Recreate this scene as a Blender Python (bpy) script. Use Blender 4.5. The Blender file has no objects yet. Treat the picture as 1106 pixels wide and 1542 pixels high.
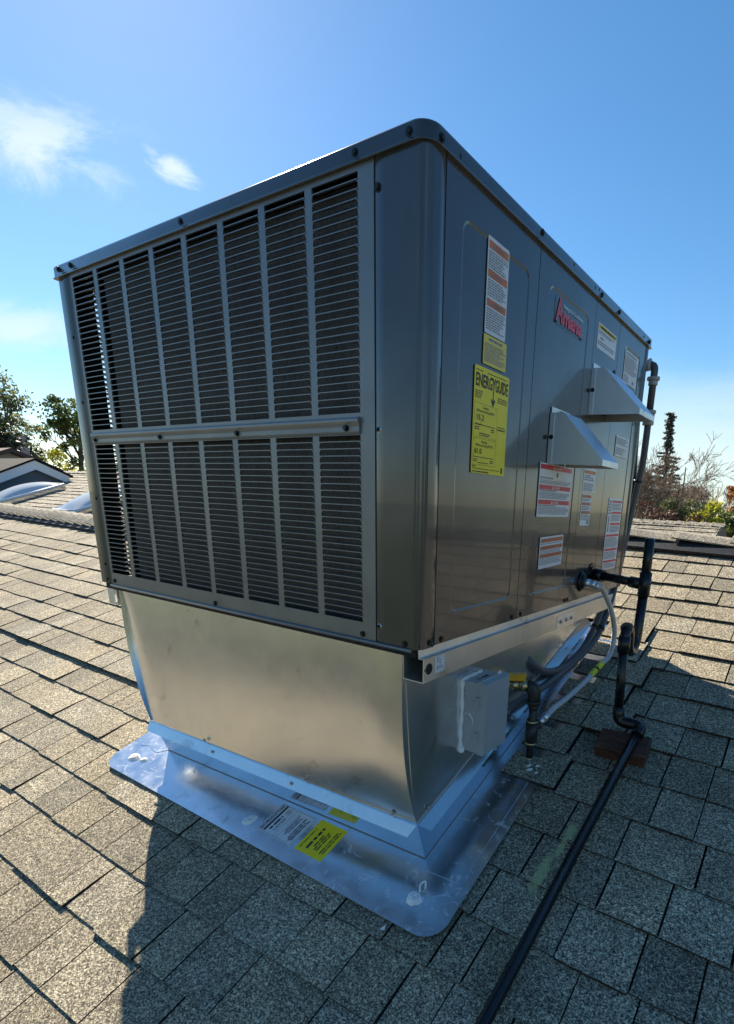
import bpy, math, random
import numpy as np
from mathutils import Vector as V

random.seed(7)
sc = bpy.context.scene
COL = sc.collection

# ------------------------------------------------------------------ camera
cam_d = bpy.data.cameras.new('camera')
cam = bpy.data.objects.new('camera', cam_d)
COL.objects.link(cam)
CX, CY, CZ = 0.6456, -0.8507, 0.2924
CR = V((0.8394, 0.5420, 0.0410)); CU = V((-0.1843, 0.2129, 0.9595)); CF = V((-0.5114, 0.8129, -0.2786))
from mathutils import Matrix
cam.matrix_world = Matrix(((CR.x, CU.x, -CF.x, CX), (CR.y, CU.y, -CF.y, CY), (CR.z, CU.z, -CF.z, CZ), (0, 0, 0, 1)))
FPX = 818.806
cam_d.sensor_fit = 'VERTICAL'
cam_d.sensor_height = 24.0
cam_d.lens = 24.0 * FPX / 1542.0
cam_d.shift_x = -(700.2 - 553.0) / 1542.0
cam_d.shift_y = (995.5 - 771.0) / 1542.0
cam_d.clip_start = 0.01
cam_d.clip_end = 2000
sc.camera = cam

# ------------------------------------------------------------------ sky + sun
SUN_EL, SUN_AZ = math.radians(38.5), math.radians(28.2)
SD = V((-math.cos(SUN_AZ) * math.cos(SUN_EL), math.sin(SUN_AZ) * math.cos(SUN_EL), math.sin(SUN_EL)))
world = bpy.data.worlds.new('World')
sc.world = world
world.use_nodes = True
wt = world.node_tree
for n in list(wt.nodes):
    wt.nodes.remove(n)
def wn(t, **k):
    n = wt.nodes.new(t)
    for a, b in k.items():
        setattr(n, a, b)
    return n
out = wn('ShaderNodeOutputWorld')
bg = wn('ShaderNodeBackground')
bg.inputs['Strength'].default_value = 0.056
sky = wn('ShaderNodeTexSky', sky_type='NISHITA', sun_disc=False)
sky.sun_elevation = SUN_EL
sky.sun_rotation = math.atan2(SD.x, SD.y)
sky.altitude = 0
sky.air_density = 1.0
sky.dust_density = 0.12
sky.ozone_density = 3.0
tc = wn('ShaderNodeTexCoord')
def wlink(a, b):
    wt.links.new(a, b)
def wmath(op, a, b=None, clamp=False):
    n = wn('ShaderNodeMath', operation=op, use_clamp=clamp)
    for i, v in enumerate((a, b)):
        if v is None:
            continue
        if isinstance(v, (int, float)):
            n.inputs[i].default_value = v
        else:
            wlink(v, n.inputs[i])
    return n.outputs[0]
def cloud_patch(d, ax, size, thick, lo, hi, nscale, amount):
    """soft cirrus patch round the sky direction d, long axis ax"""
    d = V(d).normalized(); ax = V(ax); ax = (ax - d * ax.dot(d)).normalized(); up = d.cross(ax)
    def dot(vec):
        n = wn('ShaderNodeVectorMath', operation='DOT_PRODUCT')
        wlink(tc.outputs['Generated'], n.inputs[0]); n.inputs[1].default_value = vec
        return n.outputs['Value']
    a = wmath('DIVIDE', dot(ax), size); b = wmath('DIVIDE', dot(up), thick)
    r = wmath('SQRT', wmath('ADD', wmath('MULTIPLY', a, a), wmath('MULTIPLY', b, b)))
    fall = wmath('SUBTRACT', 1.0, r, True)
    front = wmath('GREATER_THAN', dot(d), 0.0)
    nz = wn('ShaderNodeTexNoise'); nz.inputs['Scale'].default_value = nscale
    nz.inputs['Detail'].default_value = 10; nz.inputs['Roughness'].default_value = 0.68
    nz.inputs['Distortion'].default_value = 0.6
    comb = wn('ShaderNodeCombineXYZ'); wlink(wmath('MULTIPLY', dot(ax), 0.45), comb.inputs[0]); wlink(dot(up), comb.inputs[1])
    wlink(dot(d), comb.inputs[2])
    wlink(comb.outputs[0], nz.inputs['Vector'])
    mr = wn('ShaderNodeMapRange', interpolation_type='SMOOTHSTEP'); mr.inputs[1].default_value = lo; mr.inputs[2].default_value = hi
    wlink(wmath('ADD', nz.outputs['Fac'], wmath('MULTIPLY', wmath('SUBTRACT', fall, 0.6), 0.5)), mr.inputs[0])
    return wmath('MULTIPLY', wmath('MULTIPLY', wmath('MULTIPLY', mr.outputs[0], wmath('POWER', fall, 0.7)), front), amount)
patches = [
    cloud_patch((-.848, .372, .375), (.10, .16, .03), .16, .075, .34, .66, 16, .95),
    cloud_patch((-.776, .492, .392), (.06, .09, -.025), .060, .028, .34, .60, 34, .95),
    cloud_patch((-.918, .347, .190), (.06, .12, .02), .15, .055, .32, .68, 18, .8),
    cloud_patch((-.20, .973, .075), (1, .2, 0), .70, .16, .1, .6, 5, .85),
    cloud_patch((.75, -.55, .45), (1, .8, 0), .5, .2, .4, .8, 6, .6),
    cloud_patch((-.3, -.85, .35), (1, -.3, 0), .5, .16, .4, .8, 6, .6),
]
cm = patches[0]
for p in patches[1:]:
    cm = wmath('MAXIMUM', cm, p)
mix = wn('ShaderNodeMix', data_type='RGBA')
wlink(cm, mix.inputs[0]); wlink(sky.outputs[0], mix.inputs[6]); mix.inputs[7].default_value = (5.9, 6.7, 6.5, 1)
hsv = wn('ShaderNodeHueSaturation'); hsv.inputs['Hue'].default_value = 0.495
hsv.inputs['Saturation'].default_value = 1.22
wlink(mix.outputs[2], hsv.inputs['Color'])
wlink(hsv.outputs[0], bg.inputs['Color'])
wlink(bg.outputs[0], out.inputs['Surface'])

sun_d = bpy.data.lights.new('sun', 'SUN')
sun_d.energy = 3.8
sun_d.angle = math.radians(0.53)
sun_d.color = (1.0, 0.90, 0.74)
sun = bpy.data.objects.new('sun', sun_d)
COL.objects.link(sun)
sun.rotation_euler = SD.to_track_quat('Z', 'Y').to_euler()
sun.location = (0, 0, 20)

vs = sc.view_settings
vs.view_transform = 'Standard'
vs.look = 'None'
vs.exposure = 1.42
vs.gamma = 1.0
vs.use_curve_mapping = False
sc.cycles.max_bounces = 8
sc.cycles.glossy_bounces = 5
sc.cycles.sample_clamp_indirect = 6.0

# ------------------------------------------------------------------ materials
def mat(name):
    m = bpy.data.materials.new(name); m.use_nodes = True
    nt = m.node_tree
    return m, nt, nt.nodes['Principled BSDF']
def nd(nt, t, **k):
    n = nt.nodes.new(t)
    for a, b in k.items():
        setattr(n, a, b)
    return n
def noise(nt, scale, detail=3, rough=.55, stretch=None, kind='Position', dist=0.0):
    if kind == 'Position':
        src = nd(nt, 'ShaderNodeNewGeometry').outputs['Position']
    else:
        src = nd(nt, 'ShaderNodeTexCoord').outputs['Object']
    if stretch:
        mp = nd(nt, 'ShaderNodeMapping'); mp.inputs['Scale'].default_value = stretch
        nt.links.new(src, mp.inputs[0]); src = mp.outputs[0]
    n = nd(nt, 'ShaderNodeTexNoise')
    n.inputs['Scale'].default_value = scale; n.inputs['Detail'].default_value = detail; n.inputs['Roughness'].default_value = rough
    n.inputs['Distortion'].default_value = dist
    nt.links.new(src, n.inputs['Vector'])
    return n.outputs['Fac']
def ramp(nt, fac, stops):
    r = nd(nt, 'ShaderNodeValToRGB')
    e = r.color_ramp.elements
    while len(e) < len(stops):
        e.new(0.5)
    for el, (p, c) in zip(e, stops):
        el.position = p
        el.color = (*c, 1) if len(c) == 3 else c
    nt.links.new(fac, r.inputs[0])
    return r.outputs['Color']
def mrange(nt, fac, a, b, c, d):
    m = nd(nt, 'ShaderNodeMapRange')
    for i, v in enumerate((a, b, c, d)):
        m.inputs[i + 1].default_value = v
    nt.links.new(fac, m.inputs[0])
    return m.outputs[0]
def bump(nt, p, h, strength, distance):
    b = nd(nt, 'ShaderNodeBump'); b.inputs['Strength'].default_value = strength; b.inputs['Distance'].default_value = distance
    nt.links.new(h, b.inputs['Height'])
    old = p.inputs['Normal'].links
    if old:
        nt.links.new(old[0].from_socket, b.inputs['Normal'])
    nt.links.new(b.outputs[0], p.inputs['Normal'])
def simple(name, col, rough=.5, metal=0., spec=.5, var=.12, vscale=30, bmp=0., bscale=200, coat=0.):
    m, nt, p = mat(name)
    f = noise(nt, vscale, 4)
    a = tuple(max(0, c * (1 - var)) for c in col); b = tuple(min(1, c * (1 + var)) for c in col)
    nt.links.new(ramp(nt, f, [(.3, a), (.7, b)]), p.inputs['Base Color'])
    p.inputs['Roughness'].default_value = rough
    p.inputs['Metallic'].default_value = metal
    p.inputs['Specular IOR Level'].default_value = spec
    p.inputs['Coat Weight'].default_value = coat
    p.inputs['Coat Roughness'].default_value = .06
    nt.links.new(mrange(nt, noise(nt, vscale * 2.3, 3), .3, .7, max(.02, rough * .85), min(1, rough * 1.15)), p.inputs['Roughness'])
    if bmp:
        bump(nt, p, noise(nt, bscale, 3), bmp, .002)
    return m

M = {}
# dark grey metallic cabinet paint
m, nt, p = mat('cabinet_paint'); M['paint'] = m
f = noise(nt, 2.2, 4); g = noise(nt, 900, 2)
base = ramp(nt, f, [(.3, (.082, .083, .087)), (.7, (.104, .104, .106))])
nt.links.new(base, p.inputs['Base Color'])
p.inputs['Metallic'].default_value = .55
nt.links.new(mrange(nt, noise(nt, 7, 5), .3, .7, .18, .28), p.inputs['Roughness'])
p.inputs['Coat Weight'].default_value = .42; p.inputs['Coat Roughness'].default_value = .045; p.inputs['Coat IOR'].default_value = 1.5
st = nd(nt, 'ShaderNodeMix', data_type='RGBA', blend_type='MULTIPLY'); st.inputs[0].default_value = 1
nt.links.new(base, st.inputs[6]); nt.links.new(ramp(nt, noise(nt, 6, 7, .62, (1, 1, .7)), [(.30, (.90, .89, .88)), (.62, (1.05, 1.05, 1.06))]), st.inputs[7]); nt.links.new(st.outputs[2], p.inputs['Base Color'])
bump(nt, p, g, .05, .0006)
bump(nt, p, noise(nt, 5, 1), .16, .010)
# same paint, flatter, for grille
m, nt, p = mat('grille_paint'); M['grille'] = m
f = noise(nt, 8, 4)
nt.links.new(ramp(nt, f, [(.3, (.20, .203, .21)), (.7, (.25, .253, .258))]), p.inputs['Base Color'])
p.inputs['Metallic'].default_value = .6; p.inputs['Roughness'].default_value = .38
bump(nt, p, noise(nt, 1000, 2), .06, .0006)
# galvanized steel
def galv(name, c0, c1, r0, r1, wob):
    m, nt, p = mat(name)
    v = nd(nt, 'ShaderNodeTexVoronoi'); v.inputs['Scale'].default_value = 130; v.inputs['Randomness'].default_value = 1
    gp = nd(nt, 'ShaderNodeNewGeometry'); nt.links.new(gp.outputs['Position'], v.inputs['Vector'])
    f = noise(nt, 5, 6, .6)
    mx = nd(nt, 'ShaderNodeMath', operation='MULTIPLY_ADD'); nt.links.new(v.outputs['Color'], mx.inputs[0]); mx.inputs[1].default_value = .06
    nt.links.new(f, mx.inputs[2])
    nt.links.new(ramp(nt, mx.outputs[0], [(.35, c0), (.75, c1)]), p.inputs['Base Color'])
    p.inputs['Metallic'].default_value = 1.0
    sm_ = nd(nt, 'ShaderNodeMix', data_type='RGBA', blend_type='MULTIPLY'); sm_.inputs[0].default_value = 1
    nt.links.new(p.inputs['Base Color'].links[0].from_socket, sm_.inputs[6])
    nt.links.new(ramp(nt, noise(nt, 11, 8, .7, dist=.8), [(.33, (.72, .70, .68)), (.40, (1, 1, 1))]), sm_.inputs[7])
    sp2 = nd(nt, 'ShaderNodeMix', data_type='RGBA', blend_type='MULTIPLY'); sp2.inputs[0].default_value = 1
    nt.links.new(sm_.outputs[2], sp2.inputs[6])
    nt.links.new(ramp(nt, noise(nt, 70, 2, .5), [(.22, (.35, .33, .32)), (.26, (1, 1, 1))]), sp2.inputs[7])
    nt.links.new(sp2.outputs[2], p.inputs['Base Color'])
    nt.links.new(mrange(nt, noise(nt, 16, 5), .3, .7, r0, r1), p.inputs['Roughness'])
    bump(nt, p, noise(nt, 700, 2), .10, .0005)
    bump(nt, p, noise(nt, 4.5, 2), wob, .012)
    return m
M['galv'] = galv('galvanized_steel', (.79, .79, .78), (.86, .86, .85), .21, .27, .10)
M['flash'] = galv('galvanized_flashing', (.72, .74, .76), (.82, .83, .84), .15, .26, .35)
m = M['flash']; nt = m.node_tree; p = nt.nodes['Principled BSDF']
wr = noise(nt, 26, 7, .68, (1, 1, 1), dist=1.2)
nt.links.new(mrange(nt, wr, .56, .66, 1.0, .55), p.inputs['Metallic'])
M['rail'] = galv('galvanized_rail', (.66, .66, .65), (.80, .80, .78), .36, .50, .05)
M['galv2'] = galv('hood_steel', (.74, .77, .80), (.86, .88, .90), .40, .52, .04)
M['black'] = simple('black_screw', (.012, .012, .013), .35, .3)
M['zinc'] = simple('zinc_screw', (.55, .55, .53), .3, 1.)
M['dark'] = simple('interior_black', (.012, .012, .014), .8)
# condenser coil
m, nt, p = mat('coil_fins'); M['coil'] = m
nt.links.new(ramp(nt, noise(nt, 220, 3, .6, (1, 1, .35)), [(.3, (.07, .066, .072)), (.7, (.14, .132, .14))]), p.inputs['Base Color'])
p.inputs['Roughness'].default_value = .6; p.inputs['Metallic'].default_value = .5
M['pvc'] = simple('black_painted_pvc', (.008, .008, .010), .26, 0, .5, .3, 25, .15, 60)
M['iron'] = simple('black_iron_pipe', (.05, .047, .048), .5, .5, .5, .35, 60, .3, 250)
M['conduit'] = simple('grey_liquidtight', (.075, .08, .09), .42, 0, .5, .12, 40)
M['flex'] = simple('grey_coated_gas_flex', (.50, .51, .52), .33, 0, .5, .08, 40)
M['boxgrey'] = simple('grey_enamel', (.37, .39, .405), .38, 0, .5, .06, 14, .08, 500)
M['boxtop'] = simple('grey_enamel_trim', (.52, .54, .55), .35, 0, .5, .05, 14)
M['caulk'] = simple('white_sealant', (.82, .83, .83), .55, 0, .4, .05, 60, .5, 120)
M['yellow'] = simple('yellow_handle', (.72, .36, .01), .4)
M['tagyellow'] = simple('yellow_tag', (.80, .78, .02), .45)
M['brass'] = simple('brass_fitting', (.50, .40, .22), .32, 1.)
M['white'] = simple('label_white', (.70, .71, .74), .4, 0, .4, .03, 20)
M['labyellow'] = simple('label_yellow', (.88, .70, .015), .4, 0, .4, .03, 20)
M['labyellow2'] = simple('label_dull_yellow', (.80, .62, .10), .42, 0, .4, .04, 20)
M['orange'] = simple('print_orange', (.62, .17, .035), .45)
M['brown'] = simple('print_brown_red', (.42, .10, .03), .45)
M['red'] = simple('print_red', (.62, .02, .04), .45)
M['logored'] = simple('logo_red', (.66, .045, .075), .38, 0, .5, .06)
M['logogrey'] = simple('logo_white', (.70, .72, .74), .4)
M['ink'] = simple('print_black', (.015, .015, .015), .5)
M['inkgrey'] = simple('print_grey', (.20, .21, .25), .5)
M['paper'] = simple('paper_scrap', (.75, .74, .73), .6)
M['vent'] = simple('black_ridge_vent', (.02, .02, .022), .5, 0, .4, .2, 40, .4, 300)
M['fascia'] = simple('white_fascia', (.72, .74, .77), .5, 0, .4, .03)
M['bluewall'] = simple('blue_grey_siding', (.16, .19, .225), .7, 0, .3, .05)
M['creamwall'] = simple('cream_siding', (.62, .52, .42), .7)
M['brownwood'] = simple('brown_trim', (.09, .045, .035), .6)
M['dome'] = simple('skylight_acrylic', (.62, .66, .70), .16, 0, .6, .04)
M['frame'] = simple('skylight_frame', (.12, .12, .13), .4, .6)
M['chimney'] = simple('pale_chimney', (.50, .40, .40), .8, 0, .2, .15, 6)
M['pole'] = simple('weathered_pole', (.05, .042, .038), .9)
M['bark'] = simple('tree_bark', (.085, .07, .058), .9, 0, .2, .3, 6)
M['twig'] = simple('grey_twigs', (.22, .165, .13), .9, 0, .2, .2, 4)
# wood block
m, nt, p = mat('treated_wood'); M['wood'] = m
f = noise(nt, 14, 6, .65, (1, 9, 9))
nt.links.new(ramp(nt, f, [(.3, (.030, .014, .010)), (.52, (.095, .034, .018)), (.8, (.20, .085, .045))]), p.inputs['Base Color'])
p.inputs['Roughness'].default_value = .75
bump(nt, p, f, .5, .003)
# shingles (granules)
def shingle_mat(name, scale=390.0, far=False):
    m, nt, p = mat(name)
    gp = nd(nt, 'ShaderNodeNewGeometry')
    v = nd(nt, 'ShaderNodeTexVoronoi'); v.inputs['Scale'].default_value = scale
    nt.links.new(gp.outputs['Position'], v.inputs['Vector'])
    sep = nd(nt, 'ShaderNodeSeparateColor'); nt.links.new(v.outputs['Color'], sep.inputs[0])
    grain = ramp(nt, sep.outputs[0], [(.0, (.055, .049, .041)), (.28, (.165, .146, .114)), (.58, (.345, .303, .228)), (.86, (.56, .50, .385)), (1., (.74, .68, .54))])
    n2 = ramp(nt, noise(nt, scale * .32, 2, .6), [(.34, (.60, .60, .60)), (.66, (1.30, 1.30, 1.30))])
    at = nd(nt, 'ShaderNodeAttribute', attribute_name='tone')
    blot = ramp(nt, noise(nt, 9, 5, .6), [(.3, (.80, .79, .80)), (.7, (1.12, 1.12, 1.10))])
    col = grain
    for k in (n2, at.outputs['Color'], blot):
        mx = nd(nt, 'ShaderNodeMix', data_type='RGBA', blend_type='MULTIPLY'); mx.inputs[0].default_value = 1
        nt.links.new(col, mx.inputs[6]); nt.links.new(k, mx.inputs[7]); col = mx.outputs[2]
    if not far:
        # old pale green marking paint sprayed on the roof
        mask = None
        for (cx, cy, cz, ax, ay) in ((.222, .215, -.566, .017, .070), (.233, .300, -.538, .010, .050), (.236, .352, -.522, .016, .036)):
            vm = nd(nt, 'ShaderNodeVectorMath', operation='SUBTRACT'); nt.links.new(gp.outputs['Position'], vm.inputs[0]); vm.inputs[1].default_value = (cx, cy, cz)
            ml = nd(nt, 'ShaderNodeVectorMath', operation='MULTIPLY'); nt.links.new(vm.outputs[0], ml.inputs[0]); ml.inputs[1].default_value = (1 / ax, 1 / ay, 4)
            ln = nd(nt, 'ShaderNodeVectorMath', operation='LENGTH'); nt.links.new(ml.outputs[0], ln.inputs[0])
            s = nd(nt, 'ShaderNodeMath', operation='SUBTRACT'); s.inputs[0].default_value = 1.0; nt.links.new(ln.outputs['Value'], s.inputs[1])
            if mask is None:
                mask = s.outputs[0]
            else:
                mm = nd(nt, 'ShaderNodeMath', operation='MAXIMUM'); nt.links.new(mask, mm.inputs[0]); nt.links.new(s.outputs[0], mm.inputs[1]); mask = mm.outputs[0]
        ad = nd(nt, 'ShaderNodeMath', operation='MULTIPLY_ADD'); nt.links.new(noise(nt, 150, 3, .7), ad.inputs[0]); ad.inputs[1].default_value = 1.6; nt.links.new(mask, ad.inputs[2])
        mk = mrange(nt, ad.outputs[0], .85, 1.2, 0, .72)
        mx = nd(nt, 'ShaderNodeMix', data_type='RGBA'); nt.links.new(mk, mx.inputs[0]); nt.links.new(col, mx.inputs[6]); mx.inputs[7].default_value = (.50, .56, .27, 1); col = mx.outputs[2]
    nt.links.new(col, p.inputs['Base Color'])
    p.inputs['Roughness'].default_value = .85; p.inputs['Specular IOR Level'].default_value = .35
    bump(nt, p, v.outputs['Distance'], .6 if not far else .25, .0014 if not far else .003)
    return m
M['shingle'] = shingle_mat('granule_shingle')
M['farshingle'] = shingle_mat('far_granule_shingle', 90.0, True)
M['underlay'] = simple('roof_underlay', (.02, .019, .018), .9)
M['ground'] = simple('ground_soil_grass', (.10, .11, .06), .9, 0, .2, .35, .15)
def leafmat(name, c0, c1, c2, trans=.35):
    m, nt, p = mat(name)
    at = nd(nt, 'ShaderNodeAttribute', attribute_name='tone')
    nt.links.new(ramp(nt, at.outputs['Fac'], [(0., c0), (.5, c1), (1., c2)]), p.inputs['Base Color'])
    p.inputs['Roughness'].default_value = .55
    tr = nd(nt, 'ShaderNodeBsdfTranslucent'); ms = nd(nt, 'ShaderNodeMixShader'); ms.inputs[0].default_value = trans
    nt.links.new(ramp(nt, at.outputs['Fac'], [(0., c0), (.5, c1), (1., c2)]), tr.inputs['Color'])
    nt.links.new(p.outputs[0], ms.inputs[1]); nt.links.new(tr.outputs[0], ms.inputs[2])
    nt.links.new(ms.outputs[0], nt.nodes['Material Output'].inputs['Surface'])
    return m
M['leaf'] = leafmat('olive_leaves', (.07, .085, .035), (.15, .165, .065), (.30, .30, .12), .5)
M['leafdark'] = leafmat('dark_needles', (.014, .028, .014), (.03, .05, .022), (.06, .085, .03), .15)
M['leafyellow'] = leafmat('yellow_green_leaves', (.22, .22, .02), (.42, .42, .035), (.60, .58, .07), .45)
M['leafred'] = leafmat('dark_red_leaves', (.05, .026, .020), (.095, .040, .030), (.16, .075, .045))
M['leaforange'] = leafmat('orange_leaves', (.26, .08, .015), (.45, .15, .025), (.58, .26, .05), .4)
M['leafgreen'] = leafmat('mid_green_leaves', (.06, .09, .02), (.13, .17, .04), (.24, .27, .07))
M['needle'] = leafmat('brown_green_needles', (.045, .042, .028), (.085, .08, .05), (.13, .115, .075), .15)

# ------------------------------------------------------------------ mesh builder
class MB:
    def __init__(s):
        s.v = []; s.f = []; s.t = []; s.sm = []; s.mk = []
    def add(s, vs_, fs, tone=None, smooth=False):
        b = len(s.v)
        s.v += [tuple(x) for x in vs_]
        for k_, f_ in enumerate(fs):
            s.f.append(tuple(b + i for i in f_)); s.t.append(tone[k_] if isinstance(tone, list) else tone); s.sm.append(smooth)
    def box(s, a, b, tone=None):
        x0, y0, z0 = a; x1, y1, z1 = b
        if x0 > x1: x0, x1 = x1, x0
        if y0 > y1: y0, y1 = y1, y0
        if z0 > z1: z0, z1 = z1, z0
        vs_ = [(x, y, z) for z in (z0, z1) for y in (y0, y1) for x in (x0, x1)]
        s.add(vs_, [(0, 2, 3, 1), (4, 5, 7, 6), (0, 1, 5, 4), (2, 6, 7, 3), (0, 4, 6, 2), (1, 3, 7, 5)], tone)
    def obox(s, o, ex, ey, ez, tone=None):
        o, ex, ey, ez = V(o), V(ex), V(ey), V(ez)
        vs_ = [o + ex * i + ey * j + ez * k for k in (0, 1) for j in (0, 1) for i in (0, 1)]
        fs = [(0, 2, 3, 1), (4, 5, 7, 6), (0, 1, 5, 4), (2, 6, 7, 3), (0, 4, 6, 2), (1, 3, 7, 5)]
        if ex.cross(ey).dot(ez) < 0:
            fs = [f_[::-1] for f_ in fs]
        s.add(vs_, fs, tone)
    def prism(s, poly, vec, tone=None, smooth=False):
        """poly: list of 3d points, extruded by vec"""
        n = len(poly); vec = V(vec)
        a = [V(q) for q in poly]; vs_ = a + [q + vec for q in a]
        nrm = V((0, 0, 0))
        for i in range(n):
            nrm += a[i].cross(a[(i + 1) % n])
        fs = [tuple(range(n)), tuple(range(2 * n - 1, n - 1, -1))] 
        sides = [((i + 1) % n, i, n + i, n + (i + 1) % n) for i in range(n)]
        if nrm.dot(vec) > 0:
            fs = [f_[::-1] for f_ in fs]; sides = [f_[::-1] for f_ in sides]
        s.add(vs_, fs, tone)
        b = len(s.v) - 2 * n
        for f_ in sides:
            s.f.append(tuple(b + i for i in f_)); s.t.append(tone); s.sm.append(smooth)
    def cyl(s, p0, p1, r0, r1=None, n=12, caps=True, tone=None):
        r1 = r0 if r1 is None else r1
        p0, p1 = V(p0), V(p1); d = (p1 - p0).normalized()
        u = d.orthogonal().normalized(); w = d.cross(u)
        vs_ = []
        for p_, r_ in ((p0, r0), (p1, r1)):
            for i in range(n):
                a = 2 * math.pi * i / n
                vs_.append(p_ + u * (r_ * math.cos(a)) + w * (r_ * math.sin(a)))
        s.add(vs_, [(i, (i + 1) % n, n + (i + 1) % n, n + i) for i in range(n)], tone, True)
        if caps:
            b = len(s.v) - 2 * n
            s.f.append(tuple(b + i for i in range(n - 1, -1, -1))); s.t.append(tone); s.sm.append(False)
            s.f.append(tuple(b + n + i for i in range(n))); s.t.append(tone); s.sm.append(False)
    def tube(s, pts, r, n=10, tone=None, caps=True):
        pts = [V(q) for q in pts]; N = len(pts)
        rs = r if isinstance(r, (list, tuple)) else [r] * N
        u = None; vs_ = []
        for i in range(N):
            d = (pts[min(i + 1, N - 1)] - pts[max(i - 1, 0)]).normalized()
            if u is None:
                u = d.orthogonal().normalized()
            else:
                u = (u - d * u.dot(d)).normalized()
            w = d.cross(u)
            for k in range(n):
                a = 2 * math.pi * k / n
                vs_.append(pts[i] + u * (rs[i] * math.cos(a)) + w * (rs[i] * math.sin(a)))
        fs = []
        for i in range(N - 1):
            for k in range(n):
                fs.append((i * n + k, i * n + (k + 1) % n, (i + 1) * n + (k + 1) % n, (i + 1) * n + k))
        s.add(vs_, fs, tone, True)
        if caps:
            b = len(s.v) - N * n
            s.f.append(tuple(b + k for k in range(n - 1, -1, -1))); s.t.append(tone); s.sm.append(False)
            s.f.append(tuple(b + (N - 1) * n + k for k in range(n))); s.t.append(tone); s.sm.append(False)
    def dome(s, c, nrm, r, h, n=10, rings=3, tone=None, squash=(1, 1), u=None):
        c, nrm = V(c), V(nrm).normalized(); u = V(u).normalized() if u else nrm.orthogonal().normalized(); w = nrm.cross(u)
        vs_ = []
        for j in range(rings):
            a = (math.pi / 2) * j / rings
            for i in range(n):
                t = 2 * math.pi * i / n
                vs_.append(c + (u * math.cos(t) * squash[0] + w * math.sin(t) * squash[1]) * r * math.cos(a) + nrm * h * math.sin(a))
        vs_.append(c + nrm * h)
        fs = []
        for j in range(rings - 1):
            for i in range(n):
                fs.append((j * n + i, j * n + (i + 1) % n, (j + 1) * n + (i + 1) % n, (j + 1) * n + i))
        for i in range(n):
            fs.append(((rings - 1) * n + i, (rings - 1) * n + (i + 1) % n, rings * n))
        s.add(vs_, fs, tone, True)
    def text(s, body, o, xd, yd, height, width=None, bold=0.0, font_w=1.0):
        """flat lettering; o = lower-left corner, cap height = height"""
        me = text_mesh(body, bold)
        xs = [v.co.x for v in me.vertices]; ys = [v.co.y for v in me.vertices]
        if not xs:
            return
        x0, x1 = min(xs), max(xs)
        k = height / 0.69
        kx = (width / (x1 - x0)) if width else k * font_w
        o, xd, yd = V(o), V(xd), V(yd)
        s.add([o + xd * ((v.co.x - x0) * kx) + yd * (v.co.y * k) for v in me.vertices], [tuple(q.vertices) for q in me.polygons])
    def mark(s):
        s.mk.append((len(s.v), len(s.f)))
        return s
    def each(s, name, m, parent):
        """one object per marked piece"""
        mk = s.mk + [(len(s.v), len(s.f))]
        for (v0, f0), (v1, f1) in zip(mk, mk[1:]):
            b = MB(); b.v = s.v[v0:v1]; b.f = [tuple(i - v0 for i in f_) for f_ in s.f[f0:f1]]; b.t = s.t[f0:f1]; b.sm = s.sm[f0:f1]
            o = b.build(name, m, parent, loc=b.v[0])
        return o
    def build(s, name, m, parent=None, loc=None):
        me = bpy.data.meshes.new(name)
        base = V((0, 0, 0))
        if parent is not None:
            base = ORIGIN[parent.name]
        if loc is not None:
            base = V(loc)
        me.from_pydata([(x - base.x, y - base.y, z - base.z) for x, y, z in s.v], [], s.f)
        me.materials.append(m)
        if any(s.sm):
            me.polygons.foreach_set('use_smooth', s.sm)
        if any(t is not None for t in s.t):
            ca = me.color_attributes.new('tone', 'FLOAT_COLOR', 'CORNER')
            buf = []
            for q in me.polygons:
                t = s.t[q.index]
                if t is None: t = 1.0
                c4 = (t, t, t, 1.0) if not isinstance(t, tuple) else (*t, 1.0)
                buf += list(c4) * q.loop_total
            ca.data.foreach_set('color', buf)
        me.validate(); me.update()
        ob = bpy.data.objects.new(name, me)
        COL.objects.link(ob)
        if parent is not None:
            ob.parent = parent
            ob.location = base - ORIGIN[parent.name]
        else:
            ob.location = base
        ORIGIN[ob.name] = base.copy()
        return ob
ORIGIN = {}
TXT = {}
def text_mesh(body, bold):
    key = (body, bold)
    if key not in TXT:
        cu = bpy.data.curves.new('lettering', 'FONT'); cu.body = body; cu.size = 1.0; cu.offset = bold; cu.resolution_u = 2
        o = bpy.data.objects.new('lettering', cu); COL.objects.link(o)
        dg = bpy.context.evaluated_depsgraph_get(); dg.update()
        TXT[key] = bpy.data.meshes.new_from_object(o.evaluated_get(dg))
        bpy.data.objects.remove(o); bpy.data.curves.remove(cu)
    return TXT[key]
def thing(name, label, cat, loc, group=None):
    o = bpy.data.objects.new(name, None); COL.objects.link(o)
    o.empty_display_size = .1
    o.location = loc; o['label'] = label; o['category'] = cat
    if group: o['group'] = group
    ORIGIN[o.name] = V(loc)
    return o
def tag(o, label, cat, group=None):
    o['label'] = label; o['category'] = cat
    if group: o['group'] = group
    return o
def smooth_path(pts, k=6):
    pts = [V(q) for q in pts]; res = []
    for i in range(len(pts) - 1):
        p0 = pts[max(i - 1, 0)]; p1 = pts[i]; p2 = pts[i + 1]; p3 = pts[min(i + 2, len(pts) - 1)]
        for j in range(k):
            t = j / k
            res.append(.5 * ((2 * p1) + (p2 - p0) * t + (2 * p0 - 5 * p1 + 4 * p2 - p3) * t * t + (3 * p1 - p0 - 3 * p2 + p3) * t ** 3))
    res.append(pts[-1])
    return res
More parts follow.
